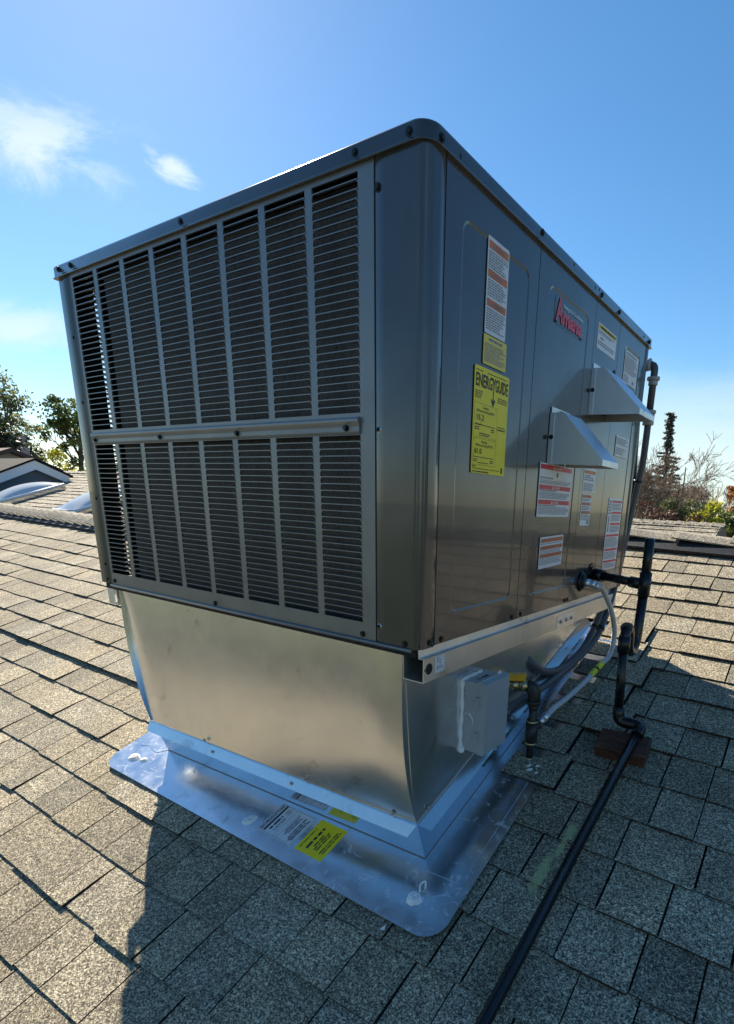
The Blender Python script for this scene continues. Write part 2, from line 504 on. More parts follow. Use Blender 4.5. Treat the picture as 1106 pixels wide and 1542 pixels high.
def fillet(pts, r, k=5):
    """polyline with rounded bends"""
    pts = [V(q) for q in pts]; res = [pts[0]]
    for i in range(1, len(pts) - 1):
        a = (pts[i - 1] - pts[i]); b = (pts[i + 1] - pts[i])
        rr = min(r, a.length * .49, b.length * .49)
        p0 = pts[i] + a.normalized() * rr; p1 = pts[i] + b.normalized() * rr
        for j in range(k + 1):
            t = j / k
            res.append(p0 * (1 - t) ** 2 + pts[i] * 2 * t * (1 - t) + p1 * t * t)
    res.append(pts[-1])
    return res
def rrect(x0, y0, x1, y1, r, k=4, rs=None):
    rs = rs or (r, r, r, r); res = []
    for (cx, cy, a0, rr) in ((x1 - rs[0], y1 - rs[0], 0, rs[0]), (x0 + rs[1], y1 - rs[1], 90, rs[1]), (x0 + rs[2], y0 + rs[2], 180, rs[2]), (x1 - rs[3], y0 + rs[3], 270, rs[3])):
        for j in range(k + 1):
            a = math.radians(a0 + 90 * j / k)
            res.append((cx + rr * math.cos(a), cy + rr * math.sin(a)))
    return res

# roof frame
RU = V((.9996, .0208, -.0190)).normalized()
RN = V((.0246, -.3132, .9494)).normalized()
RN = (RN - RU * RN.dot(RU)).normalized()
RV = RN.cross(RU)
RO = V((0, 0, -.6306))
def rp(u, v, h=0.0):
    return RO + RU * u + RV * v + RN * h
def cam_px(P_):
    d = V(P_) - V((CX, CY, CZ)); z = d.dot(CF)
    if z < .05: return None
    return 700.2 + FPX * d.dot(CR) / z, 995.5 - FPX * d.dot(CU) / z, z

# ================================================================== SETTING
g = MB(); g.add([(-700, -700, -4.2), (700, -700, -4.2), (700, 700, -4.2), (-700, 700, -4.2)], [(0, 1, 2, 3)])
gr = g.build('ground', M['ground']); gr['kind'] = 'structure'
# house roof we stand on: deck slab with a stepped ridge
RIDGE_R, RIDGE_L, USTEP = 2.40, 1.66, -2.3
b = MB()
def slab(poly, th):
    b.prism([rp(u, v, -.012) for u, v in poly], RN * -th)
slab([(USTEP, -4.5), (8.5, -4.5), (8.5, RIDGE_R), (USTEP, RIDGE_R)], .12)
slab([(-14, -4.5), (USTEP, -4.5), (USTEP, RIDGE_L), (-14, RIDGE_L)], .12)
# back slopes beyond the ridges
def back(u0, u1, vr, ln):
    a = rp(u0, vr, -.012); c = rp(u1, vr, -.012); d = V((0, .95 * ln, -.316 * ln))
    b.prism([a, c, c + d, a + d], (0, 0, -.12))
back(USTEP, 8.5, RIDGE_R, 3.0); back(-14, USTEP, RIDGE_L, 2.2)
roof = b.build('roof', M['underlay']); roof['kind'] = 'structure'

# ---- shingle tabs
EXPO = .1425
def sstep(a, c, x):
    t = min(1, max(0, (x - a) / (c - a))); return t * t * (3 - 2 * t)
def course_v(k, u):
    return .0155 + EXPO * k + .030 * sstep(-.9, .15, u)
def tab_geo(mb, k, u0, u1, h0, thick, tone, ragged):
    """one shingle tab: wedge, thick at the butt edge, tucked below the next course"""
    n = 4; us = [u0 + (u1 - u0) * i / n for i in range(n + 1)]
    dv = random.uniform(-.0025, .0025) - (.003 if thick > .009 else 0)
    fb, ft, bt = [], [], []
    for i, u in enumerate(us):
        v = course_v(k, u) + dv + random.uniform(-ragged, ragged)
        fb.append(rp(u, v + .0015, h0)); ft.append(rp(u, v, h0 + thick + random.uniform(-.0006, .0006)))
    md = [rp(u, course_v(k, u) + EXPO * .55 + random.uniform(-.01, .01), h0 + thick * .62) for u in (us[0], us[2], us[4])]
    bt = [rp(us[0], course_v(k, us[0]) + EXPO + .012, h0 + .0015), rp(us[4], course_v(k, us[4]) + EXPO + .012, h0 + .0015)]
    vs_ = fb + ft + md + bt + [rp(us[0], course_v(k, us[0]) + EXPO + .012, h0 - .004), rp(us[4], course_v(k, us[4]) + EXPO + .012, h0 - .004)]
    F0, T0, D0, B0 = 0, 5, 10, 13
    fs = [(F0 + i, F0 + i + 1, T0 + i + 1, T0 + i) for i in range(4)]
    fs += [(T0, T0 + 1, T0 + 2, D0 + 1, D0), (T0 + 2, T0 + 3, T0 + 4, D0 + 2, D0 + 1), (D0, D0 + 1, B0), (D0 + 1, B0 + 1, B0), (D0 + 1, D0 + 2, B0 + 1)]
    fs += [(F0, T0, D0, B0, B0 + 2), (F0 + 4, B0 + 3, B0 + 1, D0 + 2, T0 + 4)]
    asph = (.13, .13, .135)          # cut edges: bare black asphalt
    mb.add(vs_, fs, [asph] * 4 + [tone] * 5 + [asph] * 2)
tabs = []
CURB = (-1.22, -.02, .06, 1.33)
def runs(k):
    """u-intervals of a course, with lift"""
    v = .0155 + EXPO * k
    vmax = RIDGE_R - .05
    if v > vmax: return []
    lo = -9.0 if v < RIDGE_L - .04 else USTEP
    hi = 5.0
    if v + EXPO < .0: return [(lo, hi, 0)]
    if v > 1.30: return [(lo, hi, 0)]
    if v < .16: return [(lo, -1.262, 0), (.083, hi, 0)] if v > -.0 else [(lo, hi, 0)]
    if v < .43: return [(lo, -1.23, .012), (.083, hi, 0)]
    return [(lo, -1.2, .012), (-.020, hi, .0145)]
for k in range(-9, 17):
    for (a, c, lift) in runs(k):
        u = a + random.uniform(0, .1) if a < -5 else a
        while u < c:
            w = random.choice((.085, .105, .12, .125, .135, .14, .155, .165, .195)) + random.uniform(-.01, .01)
            if u == a and a > -2: w *= random.uniform(.55, 1.5)
            u1 = min(u + w, c)
            lf = lift if (lift and (u < .12 or a < -5 and u1 > -1.35)) else 0
            th_ = random.choice((.0070, .0075, .008, .0085, .0110, .0130))
            tn = random.uniform(.74, 1.12) * (1.06 if th_ > .009 else .95); tint = random.uniform(-.03, .03)
            tone = (tn * 1.03 * (1 + tint), tn, tn * .92 * (1 - tint * 1.6))
            tabs.append((k, u, u1 - random.choice((.0028, .0035, .004, .0045, .0055)), lf, th_, tone))
            u = u1
vis = []
for i, t in enumerate(tabs):
    q = cam_px(rp((t[1] + t[2]) / 2, course_v(t[0], t[1]) + EXPO / 2))
    if q and -80 < q[0] < 1186 and 500 < q[1] < 1640:
        # skip those hidden by cabinet or curb
        cu, cv_ = (t[1] + t[2]) / 2, course_v(t[0], t[1])
        hid = (170 < q[0] < 920 and q[1] < 1000 and 140 < q[0] and q[1] < 1170 - abs(q[0] - 600) * .3 and not (q[0] > 880 and q[1] > 900))
        if not hid:
            vis.append(((t[2] - t[1]) * .1425 / (q[2] ** 2.6), i))
vis.sort(reverse=True)
single = {i for _, i in vis[:300]}
rest = MB()
for i, (k, u0, u1, lf, th_, tone) in enumerate(tabs):
    if u1 - u0 < .012: continue
    if i in single:
        mb = MB(); tab_geo(mb, k, u0, u1, lf, th_, tone, .0008)
        mb.build('shingle', M['shingle'], roof, loc=rp((u0 + u1) / 2, course_v(k, u0), 0))
    else:
        tab_geo(rest, k, u0, u1, lf, th_, tone, .0008)
rs_ = rest.build('shingles', M['shingle'], roof); rs_['kind'] = 'stuff'
# ---- ridge vents with cap shingles
def ridge(u0, u1, vr, pitch, capw, capd, tcap):
    vb = MB()
    vb.prism([rp(u0, vr - .13, .006), rp(u0, vr - .13, .026), rp(u0, vr, .046), rp(u0, vr + .10, .006)], RU * (u1 - u0))
    n = int((u1 - u0) / .02)
    vb.build('ridge_vent', M['vent'], roof)
    lv = MB()
    for i in range(n):
        uu = u0 + i * .02
        if cam_px(rp(uu, vr)) and -.4 < uu < 1.2:
            lv.obox(rp(uu, vr - .1335, .010), RU * .008, RV * .003, RN * .012)
    if lv.v:
        o = lv.build('vent_louvers', M['black'], roof); o['kind'] = 'stuff'
    u = u0
    while u < u1:
        tn = random.uniform(.85, 1.1)
        cb = MB()
        t1 = random.uniform(.8, 1.2) * tcap
        prof = [(vr - capd, .050 - capd * .16), (vr - capd * .45, .046), (vr + .005, .050), (vr + .09, .026)]
        a = [rp(u, v_, h_ + t1 + .012) for v_, h_ in prof]; a2 = [rp(u, v_, h_ + t1 + .004) for v_, h_ in prof]
        e = u + capw + .05
        c2 = [rp(e, v_, h_ + .002) for v_, h_ in prof]; c3 = [rp(e, v_, h_ - .004) for v_, h_ in prof]
        nn = len(prof)
        fs = []
        for i in range(nn - 1):
            fs += [(i, 2 * nn + i, 2 * nn + i + 1, i + 1), (nn + i, nn + i + 1, 3 * nn + i + 1, 3 * nn + i), (i, i + 1, nn + i + 1, nn + i)]
        fs += [(0, nn, 3 * nn, 2 * nn)]
        cb.add(a + a2 + c2 + c3, fs, (tn, tn, tn))
        cb.build('ridge_cap', M['shingle'], roof, loc=a[0])
        u += capw * random.uniform(.96, 1.04)
ridge(USTEP, 3.2, RIDGE_R, .30, .29, .055, .010)
ridge(-9.0, USTEP, RIDGE_L, .145, .145, .10, .022)

# ================================================================== ROOFTOP UNIT
W_, L_, H_ = 1.3011, 1.3308, .88
CAPZ = .8504
EXT = bpy.data.objects  # shorthand
unit = thing('rooftop_unit', 'large dark grey packaged rooftop air conditioner with louvred front grille', 'air conditioner', (-.65, .66, 0))
EYE = V((CX, CY, CZ))
def corner_arc(cx, cy, r, a0, a1, k=6):
    return [(cx + r * math.cos(math.radians(a0 + (a1 - a0) * i / k)), cy + r * math.sin(math.radians(a0 + (a1 - a0) * i / k))) for i in range(k + 1)]
def wall_strip(mb, path, z0, z1, smooth=True):
    """vertical sheet following a plan path"""
    n = len(path)
    vs_ = [(x, y, z0) for x, y in path] + [(x, y, z1) for x, y in path]
    mb.add(vs_, [(i, i + 1, n + i + 1, n + i) for i in range(n - 1)], None, smooth)
def screw(mb, p, nrm, r=.0048, h=.0035):
    p, nrm = V(p), V(nrm); mb.mark()
    mb.cyl(p, p + nrm * .0012, r * 1.35, n=10)
    mb.cyl(p + nrm * .0012, p + nrm * h, r * .95, r * .85, n=6)
# --- top cap
e = .005; r = .034
def cap_path(off, rr):
    x0, x1, y0, y1 = -W_ - off, off, -off, L_ + off
    pts = corner_arc(x0 + .010, y0 + .010, .010, 180, 270, 3) + corner_arc(x1 - rr, y0 + rr, rr, 270, 360, 8) + corner_arc(x1 - .012, y1 - .012, .012, 0, 90, 4) + corner_arc(x0 + .012, y1 - .012, .012, 90, 180, 4)
    return pts
levels = [(e + .0025, CAPZ - .001, r), (e + .0032, CAPZ, r), (e + .0005, CAPZ + .003, r), (e, CAPZ + .006, r), (e, H_ - .005, r), (e - .0015, H_ - .0015, r), (e - .005, H_, r - .005)]
c = MB(); rings = []
for off, z, rr in levels:
    rings.append([(x, y, z) for x, y in cap_path(off, rr)])
n = len(rings[0]); vs_ = [q for rg in rings for q in rg]
fs = [(j * n + i, j * n + (i + 1) % n, (j + 1) * n + (i + 1) % n, (j + 1) * n + i) for j in range(len(rings) - 1) for i in range(n)]
c.add(vs_, fs, None, True)
ctr = len(c.v); c.v.append((-W_ / 2, L_ / 2, H_ + .012))
b0 = (len(rings) - 1) * n
for i in range(n):
    c.f.append((b0 + i, b0 + (i + 1) % n, ctr)); c.t.append(None); c.sm.append(False)
inn = [(x, y, CAPZ - .001) for x, y in cap_path(-.012, r - .012)]
o0 = len(c.v); c.v += inn
for i in range(n):
    c.f.append((i, o0 + i, o0 + (i + 1) % n, (i + 1) % n)); c.t.append(None); c.sm.append(False)
cap = c.build('top_cap', M['paint'], unit)
s = MB()
for x, z in ((-.035, .864), (-.154, .8648), (-.68, .8663), (-1.2025, .8673), (-1.2727, .869)):
    screw(s, (x, -e, z), (0, -1, 0), .0052)
for y in (.0304, .4144, .7488 + .03, .8051 + .12, 1.3002):
    pass
for y, z in ((.0304, .862), (.4144, .8703), (.8051, .8647), (.9603, .8646), (1.3002, .8643)):
    screw(s, (e, y, z), (1, 0, 0), .0052)
s.each('screw', M['black'], cap)
s = MB()
for y, z in ((.0857, .8617), (.598, .8701), (.7488, .8655), (.7815, .8705), (1.2316, .8644)):
    s.mark().dome((e, y, z), (1, 0, 0), .0028, .0006, 8, 2, squash=(1, 1.7), u=(0, 1, 0))
s.each('slot_hole', M['dark'], cap)
# --- near corner post
c = MB()
R0 = .020
path = [(-.1135, .012), (-.1135, .001), (-.1120, 0)] + [(-.09, 0), (-.06, 0)] + corner_arc(-R0, R0, R0, 270, 360, 8) + [(0, .035), (0, .0505), (-.0015, .052), (-.012, .052)]
wall_strip(c, path, .0, CAPZ + .004)
post = c.build('corner_post', M['paint'], unit)
s = MB()
screw(s, (-.1071, 0, .8066), (0, -1, 0), .0055); screw(s, (-.0369, 0, .0061 + .003), (0, -1, 0), .0055); screw(s, (0, .035, .012), (1, 0, 0), .0055)
s.each('screw', M['black'], post)
s = MB()
for z in (.4207, .0361):
    s.mark().cyl((-.1056, .0002, z), (-.1056, -.0016, z), .0062, .0040, n=14, caps=False)
s.each('screw_grommet', M['zinc'], post)
s = MB()
for z in (.4207, .0361):
    s.mark().dome((-.1056, -.0004, z), (0, -1, 0), .0040, .0003, 10, 2)
s.each('open_hole', M['dark'], post)
# --- grille panel
NCOL, NROW = 8, 28
GX0, GP, GW = -1.2130, .13486, .1160
TOPZ, TP = .8405, .01395
BOTZ, BP = .4125, .01350
g = MB()
GL, GR = -1.2260, -.1150
zt0 = TOPZ; zt1 = TOPZ - TP * NROW + .003; zb0 = BOTZ; zb1 = BOTZ - BP * NROW + .003
D = .004
g.box((GL, 0, zt0), (GR, D, CAPZ + .003))
g.box((GL, 0, zb0), (GR, D, zt1))
g.box((GL, 0, 0), (GR, D, zb1))
xs = [GL]
for i in range(NCOL):
    a = GX0 + GP * i; xs += [a, a + GW]
xs.append(GR)
for i in range(0, len(xs), 2):
    for (za, zb) in ((zt1, zt0), (zb1, zb0)):
        g.box((xs[i], 0, za), (xs[i + 1], D, zb))
# rolled side edges and hem
g.box((GR - .001, -.0010, .0), (GR + .0, -.0002, CAPZ)); g.box((GL, -.0010, .0), (GL + .0015, -.0002, CAPZ))
g.cyl((GL, -.002, -.003), (-.02, -.002, -.003), .0045, n=8)
grille = g.build('grille_panel', M['grille'], unit)
# louvres: web strip, curled shelf and rounded end gussets; one mesh per zone, shared
def louvre_mesh(name, op):
    m_ = MB(); w = GW; t = .0018
    m_.box((0, -.0016, -t), (w, .0006, 0))
    # shelf rising inward behind the web
    n = 6
    pr = [(.0006, -.0009), (.0034, -.0004), (.0062, .0004), (.0090, .0013)]
    va = []
    for y, z in pr:
        ins = .002 + y * .35
        va += [(ins, y, z), (w - ins, y, z)]
    k = len(pr)
    fs = [(2 * i, 2 * i + 1, 2 * i + 3, 2 * i + 2) for i in range(k - 1)]
    m_.add(va, fs, None, True)
    # gussets in the upper corners of the opening below
    gq = .0052
    m_.add([(0, -.0002, -t), (gq * .9, -.0002, -t), (gq * .30, -.0002, -t - gq * .45), (0, -.0002, -t - gq)], [(0, 3, 2, 1)])
    m_.add([(w, -.0002, -t), (w - gq * .9, -.0002, -t), (w - gq * .30, -.0002, -t - gq * .45), (w, -.0002, -t - gq)], [(0, 1, 2, 3)])
    return m_
def louvre_z(zone, rrow):
    return (TOPZ - TP * (rrow + 1) + .003) if zone == 0 else (BOTZ - BP * (rrow + 1) + .003)
cells = [(zone, rr, cc) for cc in range(NCOL - 1, -1, -1) for zone in (0, 1) for rr in range(NROW - 1)]
proto = None; restl = MB(); tmpl = louvre_mesh('louvre', .0105)
for i, (zone, rr, cc) in enumerate(cells):
    x = GX0 + GP * cc; z = louvre_z(zone, rr)
    if i < 300:
        if proto is None:
            mb = MB(); mb.v = [(a + x, b_, c_ + z) for a, b_, c_ in tmpl.v]; mb.f = tmpl.f; mb.t = tmpl.t; mb.sm = tmpl.sm
            proto = mb.build('louvre', M['grille'], grille, loc=(x, 0, z))
        else:
            o = proto.copy(); COL.objects.link(o); o.parent = grille
            o.location = V((x, 0, z)) - ORIGIN[grille.name]
    else:
        restl.add([(a + x, b_, c_ + z) for a, b_, c_ in tmpl.v], tmpl.f)
o = restl.build('louvres', M['grille'], grille); o['kind'] = 'stuff'
# mid rail with screws
c = MB()
prof = [(0, .4455), (-.006, .4448), (-.0085, .441), (-.0085, .4365), (-.006, .4335), (-.0045, .4275), (-.0045, .419), (-.003, .4145), (0, .4138)]
c.prism([(GX0 - .002, y, z) for y, z in prof], (-.1505 - GX0 - .0, 0, 0), None, False)
mr_ = c.build('mid_rail', M['grille'], unit)
s = MB()
for x in (-.187, -.532, -.854, -1.196):
    screw(s, (x, -.0047, .4255), (0, -1, 0), .0052, .006)
for x, z in ((-.1528, .0115), (-.6813, .0095), (-1.205, .0125)):
    screw(s, (x, -.001, z), (0, -1, 0), .005)
s.each('screw', M['black'], mr_)
# far left post (front face and left side)
c = MB()
path = [(-W_ + .006, .09), (-W_, .046), (-W_, .010)] + corner_arc(-W_ + .008, .010, .008, 180, 270, 3) + [(-W_ + .03, .0018), (GL - .0012, .0018), (GL - .0012, .010)]
wall_strip(c, path, .0, CAPZ + .004)
lp = c.build('corner_post', M['paint'], unit)
s = MB()
for z in (.86 - .16, .86 - .33, .86 - .60, .06, .012):
    screw(s, (-W_ + .047, .0018, z), (0, -1, 0), .0042)
s.each('screw', M['black'], lp)
# left side wall: panel with two narrow louvred slots (daylight shows through them)
c = MB()
ycuts = [.046, .0545, .0655, .092, .1035, 1.28]
c.box((-W_, ycuts[0], 0), (-W_ + .003, ycuts[1], CAPZ)); c.box((-W_, ycuts[2], 0), (-W_ + .003, ycuts[3], CAPZ)); c.box((-W_, ycuts[4], 0), (-W_ + .003, L_, CAPZ))
for (a, d) in ((ycuts[1], ycuts[2]), (ycuts[3], ycuts[4])):
    z = .0
    while z < CAPZ:
        c.obox((-W_ + .003, a, z), (-.006, 0, -.002), (0, d - a, 0), (.0, 0, .0048)); z += .0139
lw = c.build('side_panel', M['paint'], unit)
# back panel, base pan and inner liner
c = MB(); c.box((-W_ + .004, L_ - .003, 0), (-.012, L_, CAPZ)); c.build('rear_panel', M['paint'], unit)
c = MB(); c.box((-W_ + .004, .006, .004), (-.004, L_ - .004, .009)); c.build('base_pan', M['dark'], unit)
c = MB(); c.box((-1.125, .040, .012), (-.03, .075, .848)); c.build('condenser_coil', M['coil'], unit)
c = MB()
for x, y in ((-1.15, .075), (-1.20, .135)):
    c.mark().cyl((x, y, .012), (x, y, .848), .006, n=8)
c.each('coil_header', M['coil'], unit)
c = MB(); c.box((-1.12, .30, .012), (-.02, .305, .848)); c.build('inner_liner', M['dark'], unit)
c = MB(); c.box((-1.232, .024, -.0205), (-.060, 1.285, .0035)); c.build('light_leak_filler', M['dark'], unit)  # unseen filler box added to stop light leaking between unit and curb
# --- right side panels with pressed recesses
def pressed_panel(name, y0, y1, rec, z0=.0025, z1=CAPZ + .004, gap=.0009):
    """side panel at x = 0 with an embossed round-cornered field"""
    c = MB()
    ya, yb = y0 + gap, y1 - gap
    K = 6
    if rec:
        ry0, rz0, ry1, rz1, rr = rec
        outer = []
        inner1 = rrect(ry0, rz0, ry1, rz1, rr, K)
        w = .0042
        inner2 = rrect(ry0 + w, rz0 + w, ry1 - w, rz1 - w, rr - w * .6, K)
        n = len(inner1)
        # outer ring: project arc points to the rectangle border
        cyc, czc = (ry0 + ry1) / 2, (rz0 + rz1) / 2
        out_ = []
        for i in range(n):
            q = i // (K + 1); j = i % (K + 1)
            corner = ((yb, z1), (ya, z1), (ya, z0), (yb, z0))[q]
            y, z = inner1[i]
            t = j / K
            if q == 0: pt = (yb, z) if t < .5 else (y, z1)
            elif q == 1: pt = (y, z1) if t < .5 else (ya, z)
            elif q == 2: pt = (ya, z) if t < .5 else (y, z0)
            else: pt = (y, z0) if t < .5 else (yb, z)
            if j == K // 2: pt = corner
            out_.append(pt)
        vs_ = [(0, y, z) for y, z in out_] + [(0, y, z) for y, z in inner1] + [(-.0016, y, z) for y, z in inner2]
        fs = []
        for i in range(n):
            k = (i + 1) % n
            fs += [(i, k, n + k, n + i), (n + i, n + k, 2 * n + k, 2 * n + i)]
        fs.append(tuple(range(2 * n, 3 * n)))
        c.add(vs_, fs)
    else:
        c.add([(0, ya, z0), (0, yb, z0), (0, yb, z1), (0, ya, z1)], [(0, 1, 2, 3)])
    # returned edges
    c.add([(0, ya, z0), (0, ya, z1), (-.018, ya, z1), (-.018, ya, z0)], [(0, 1, 2, 3)])
    c.add([(0, yb, z0), (0, yb, z1), (-.018, yb, z1), (-.018, yb, z0)], [(0, 3, 2, 1)])
    c.add([(0, ya, z0), (0, yb, z0), (-.018, yb, z0), (-.018, ya, z0)], [(0, 3, 2, 1)])
    return c.build(name, M['paint'], unit)
p1 = pressed_panel('access_panel', .0525, .4217, (.108, .064, .377, .785, .022))
p2 = pressed_panel('access_panel', .4225, .7862, (.480, .058, .738, .795, .022))
p3 = pressed_panel('access_panel', .7868, .9962, None, gap=.0004)
p4 = pressed_panel('access_panel', .9972, 1.2785, (1.062, .06, 1.232, .80, .018))
c = MB(); wall_strip(c, [(-.004, 1.279), (0, 1.2798), (0, 1.316)] + corner_arc(-.014, 1.3168, .014, 0, 90, 5) + [(-.06, L_)], .0, CAPZ + .004); c.build('corner_post', M['paint'], unit)
c = MB(); c.box((-.022, .05, .0), (-.019, 1.30, CAPZ)); c.build('side_liner', M['dark'], unit)
for pan, pts in ((p1, ((.077, .012), (.398, .012))), (p2, ((.447, .0125), (.747, .0125), (.77, .0125))), (p3, ((.981, .705),)), (p4, ())):
    s = MB()
    for y, z in pts:
        screw(s, (0, y, z), (1, 0, 0), .0052)
    if s.v: s.each('screw', M['black'], pan)
# --- vent hoods
def hood(y0, w, zt, zb):
    h = zt - zb; t = .0014
    side = [(0, zb), (0, zt), (.035, zt), (.149, zb + .011), (.149, zb - .004)]
    c = MB()
    for ya in (y0, y0 + w - t):
        c.prism([(x, ya, z) for x, z in side], (0, t, 0))
    top = [(.0, zt), (.035, zt), (.149, zb + .011), (.149, zb - .004)]
    tin = [(.1475, zb - .004), (.1475, zb + .0103), (.0345, zt - t), (.0, zt - t)]
    c.prism([(x, y0 + t + .0002, z) for x, z in top + tin], (0, w - 2 * t - .0004, 0))
    # folded lips and wall flanges
    c.box((.0005, y0 - .0022, zb), (.012, y0 - .0006, zt - .001))
    c.box((.0006, y0 + .002, zt + .0002), (.0022, y0 + w - .004, zt + .0145))
    c.box((.1492, y0 + .0005, zb - .0035), (.1502, y0 + w - .0005, zb + .0095))
    hd = c.build('vent_hood', M['galv2'], unit)
    s = MB(); screw(s, (.007, y0 - .0022, zb + h * .53), (0, -1, 0), .0045); screw(s, (.004, y0 + .055, zt + .006), (1, 0, 0), .004)
    s.each('screw', M['black'], hd)
    s = MB(); s.box((.0012, y0 + .012, zb + .015), (.003, y0 + w - .012, zt - .012)); s.build('flue_opening', M['dark'], hd)
    return hd
hood(.797, .155, .6795, .5565)
hood(.5395, .125, .5245, .4000)
# --- stickers on the side
def sticker(y0, z0, y1, z1, m, corner=.003, x=.0, tiltz=0.0, name='warning_label'):
    c = MB()
    x += .0003
    pts = rrect(y0, z0, y1, z1, corner, 3)
    ym, zm = (y0 + y1) / 2, (z0 + z1) / 2
    c.prism([(x, y, z + tiltz * (y - ym)) for y, z in pts], (.0005, 0, 0))
    return c.build(name, m, unit)
PX = .00115
def prt(parent, name, m, fn):
    mb = MB(); fn(mb)
    if mb.v: return mb.build(name, m, parent)
def rect(mb, y0, z0, y1, z1, x=PX, tilt=0, ym=0):
    mb.add([(x, y0, z0 + tilt * (y0 - ym)), (x, y1, z0 + tilt * (y1 - ym)), (x, y1, z1 + tilt * (y1 - ym)), (x, y0, z1 + tilt * (y0 - ym))], [(0, 1, 2, 3)])
def lines(mb, y0, y1, ztop, zbot, lh, fill=.55, x=PX, short=.3, tilt=0, ym=0):
    """rows of small print"""
    z = ztop - lh
    while z > zbot:
        end = y1 - random.random() ** 2 * short * (y1 - y0)
        y = y0
        while y < end - lh * .5:
            w = random.uniform(.8, 3.2) * lh
            rect(mb, y, z, min(y + w, end), z + lh * fill, x, tilt, ym); y += w + lh * .45
        z -= lh
def ytext(mb, s_, y, z, h, w=None, bold=0., x=PX + .0002, tilt=0.0):
    mb.text(s_, (x, y, z), (0, 1, tilt), (0, 0, 1), h, w, bold)
ST = 'warning_label'
# tall white label with orange warning bands
k = sticker(.1955, .6235, .2800, .7890, M['white']); k['label'] = 'tall white label with three orange warning bands'
bands = [(.7825, .7690), (.7350, .7215), (.6850, .6715)]
for a1, b1 in bands: prt(k, 'warning_band', M['orange'], lambda mb: rect(mb, .1995, b1, .2760, a1))
def f_(mb):
    for a1, b1 in bands:
        ytext(mb, 'WARNING', .2240, b1 + .0032, .0068, .034, .01)
        mb.add([(PX + .0002, .2130, b1 + .002), (PX + .0002, .2215, b1 + .002), (PX + .0002, .21725, a1 - .002)], [(0, 1, 2)])
    lines(mb, .200, .275, .7675, .7370, .0043); lines(mb, .200, .275, .7200, .6870, .0043); lines(mb, .200, .275, .6700, .6290, .0043)
prt(k, 'small_print', M['inkgrey'], f_)
# dull yellow notice
k = sticker(.1945, .5670, .2890, .6215, M['labyellow2']); k['label'] = 'small dull yellow notice of small print'
prt(k, 'small_print', M['inkgrey'], lambda mb: (lines(mb, .214, .269, .6180, .6100, .0060, .8, short=.02), lines(mb, .199, .285, .6085, .5720, .0039)))
# energy label
k = sticker(.1660, .3550, .3091, .5600, M['labyellow'], .004); k['label'] = 'big yellow energy label with bold black heading'
def f_(mb):
    ztx = .5230
    mb.text('ENERG', (PX + .0002, .1715, ztx), (0, 1, 0), (0, 0, 1), .0235, .066, .022)
    mb.text('Y', (PX + .0002, .2365, ztx - .004), (0, 1, 0), (0, 0, 1), .0275, .0145, .022)
    mb.text('GUIDE', (PX + .0002, .2500, ztx), (0, 1, 0), (0, 0, 1), .0235, .0545, .022)
    rect(mb, .2420, .4985, .2450, ztx)
    mb.add([(PX, .2345, .5045), (PX, .2380, .5075), (PX, .2435, .4990), (PX, .2490, .5075), (PX, .2525, .5045), (PX, .2435, .4905)], [(0, 5, 2, 1), (2, 5, 4, 3)])
    lines(mb, .170, .200, .5545, .5495, .0032, short=.02); lines(mb, .215, .300, .5545, .5495, .0032, short=.02)
    lines(mb, .1705, .207, .5170, .4970, .0040, .5, short=.5); lines(mb, .262, .3045, .5150, .4990, .0040, .5, short=.2)
    # rating boxes
    for zb_, zt_ in ((.4270, .4915), (.3720, .4240)):
        for a1 in ((.1700, zb_, .2640, zb_ + .0005), (.1700, zt_, .2640, zt_ + .0005), (.1700, zb_, .1705, zt_), (.2635, zb_, .2640, zt_)):
            rect(mb, *a1)
    ytext(mb, 'Cooling', .2020, .4830, .0048, .024, .006); ytext(mb, 'Efficiency Rating (SEER*)', .1800, .4755, .0048, .072, .006)
    ytext(mb, '15.2', .1800, .4600, .0105, .029, .012)
    rect(mb, .1740, .4500, .2000, .4525); rect(mb, .2000, .4505, .2580, .4520)
    mb.add([(PX, .1955, .4570), (PX, .1985, .4570), (PX, .1970, .4535)], [(0, 2, 1)])
    lines(mb, .174, .192, .4490, .4395, .0040, short=.3); lines(mb, .242, .258, .4490, .4395, .0040, short=.3)
    lines(mb, .193, .238, .4375, .4300, .0036, short=.1)
    ytext(mb, 'Heating', .2020, .4165, .0048, .024, .006); ytext(mb, 'Efficiency Rating (AFUE*)', .1800, .4095, .0048, .072, .006)
    ytext(mb, '81.0', .1760, .3945, .0105, .029, .012)
    rect(mb, .1720, .3870, .2560, .3885); rect(mb, .1735, .3890, .1750, .3915)
    lines(mb, .173, .190, .3850, .3780, .0034, short=.3); lines(mb, .242, .256, .3850, .3780, .0034, short=.3)
    lines(mb, .190, .238, .3790, .3735, .0030, short=.1)
    lines(mb, .266, .303, .4575, .4530, .0034, .5, short=.1); lines(mb, .266, .303, .4525, .4470, .0042, .7, short=.05)
    lines(mb, .170, .183, .3715, .3675, .0036, .7, short=.1); lines(mb, .170, .285, .3670, .3610, .0032, .5, short=.1); lines(mb, .170, .240, .3610, .3565, .0038, .7, short=.1); rect(mb, .2920, .3600, .2990, .3720)
prt(k, 'lettering', M['ink'], f_)
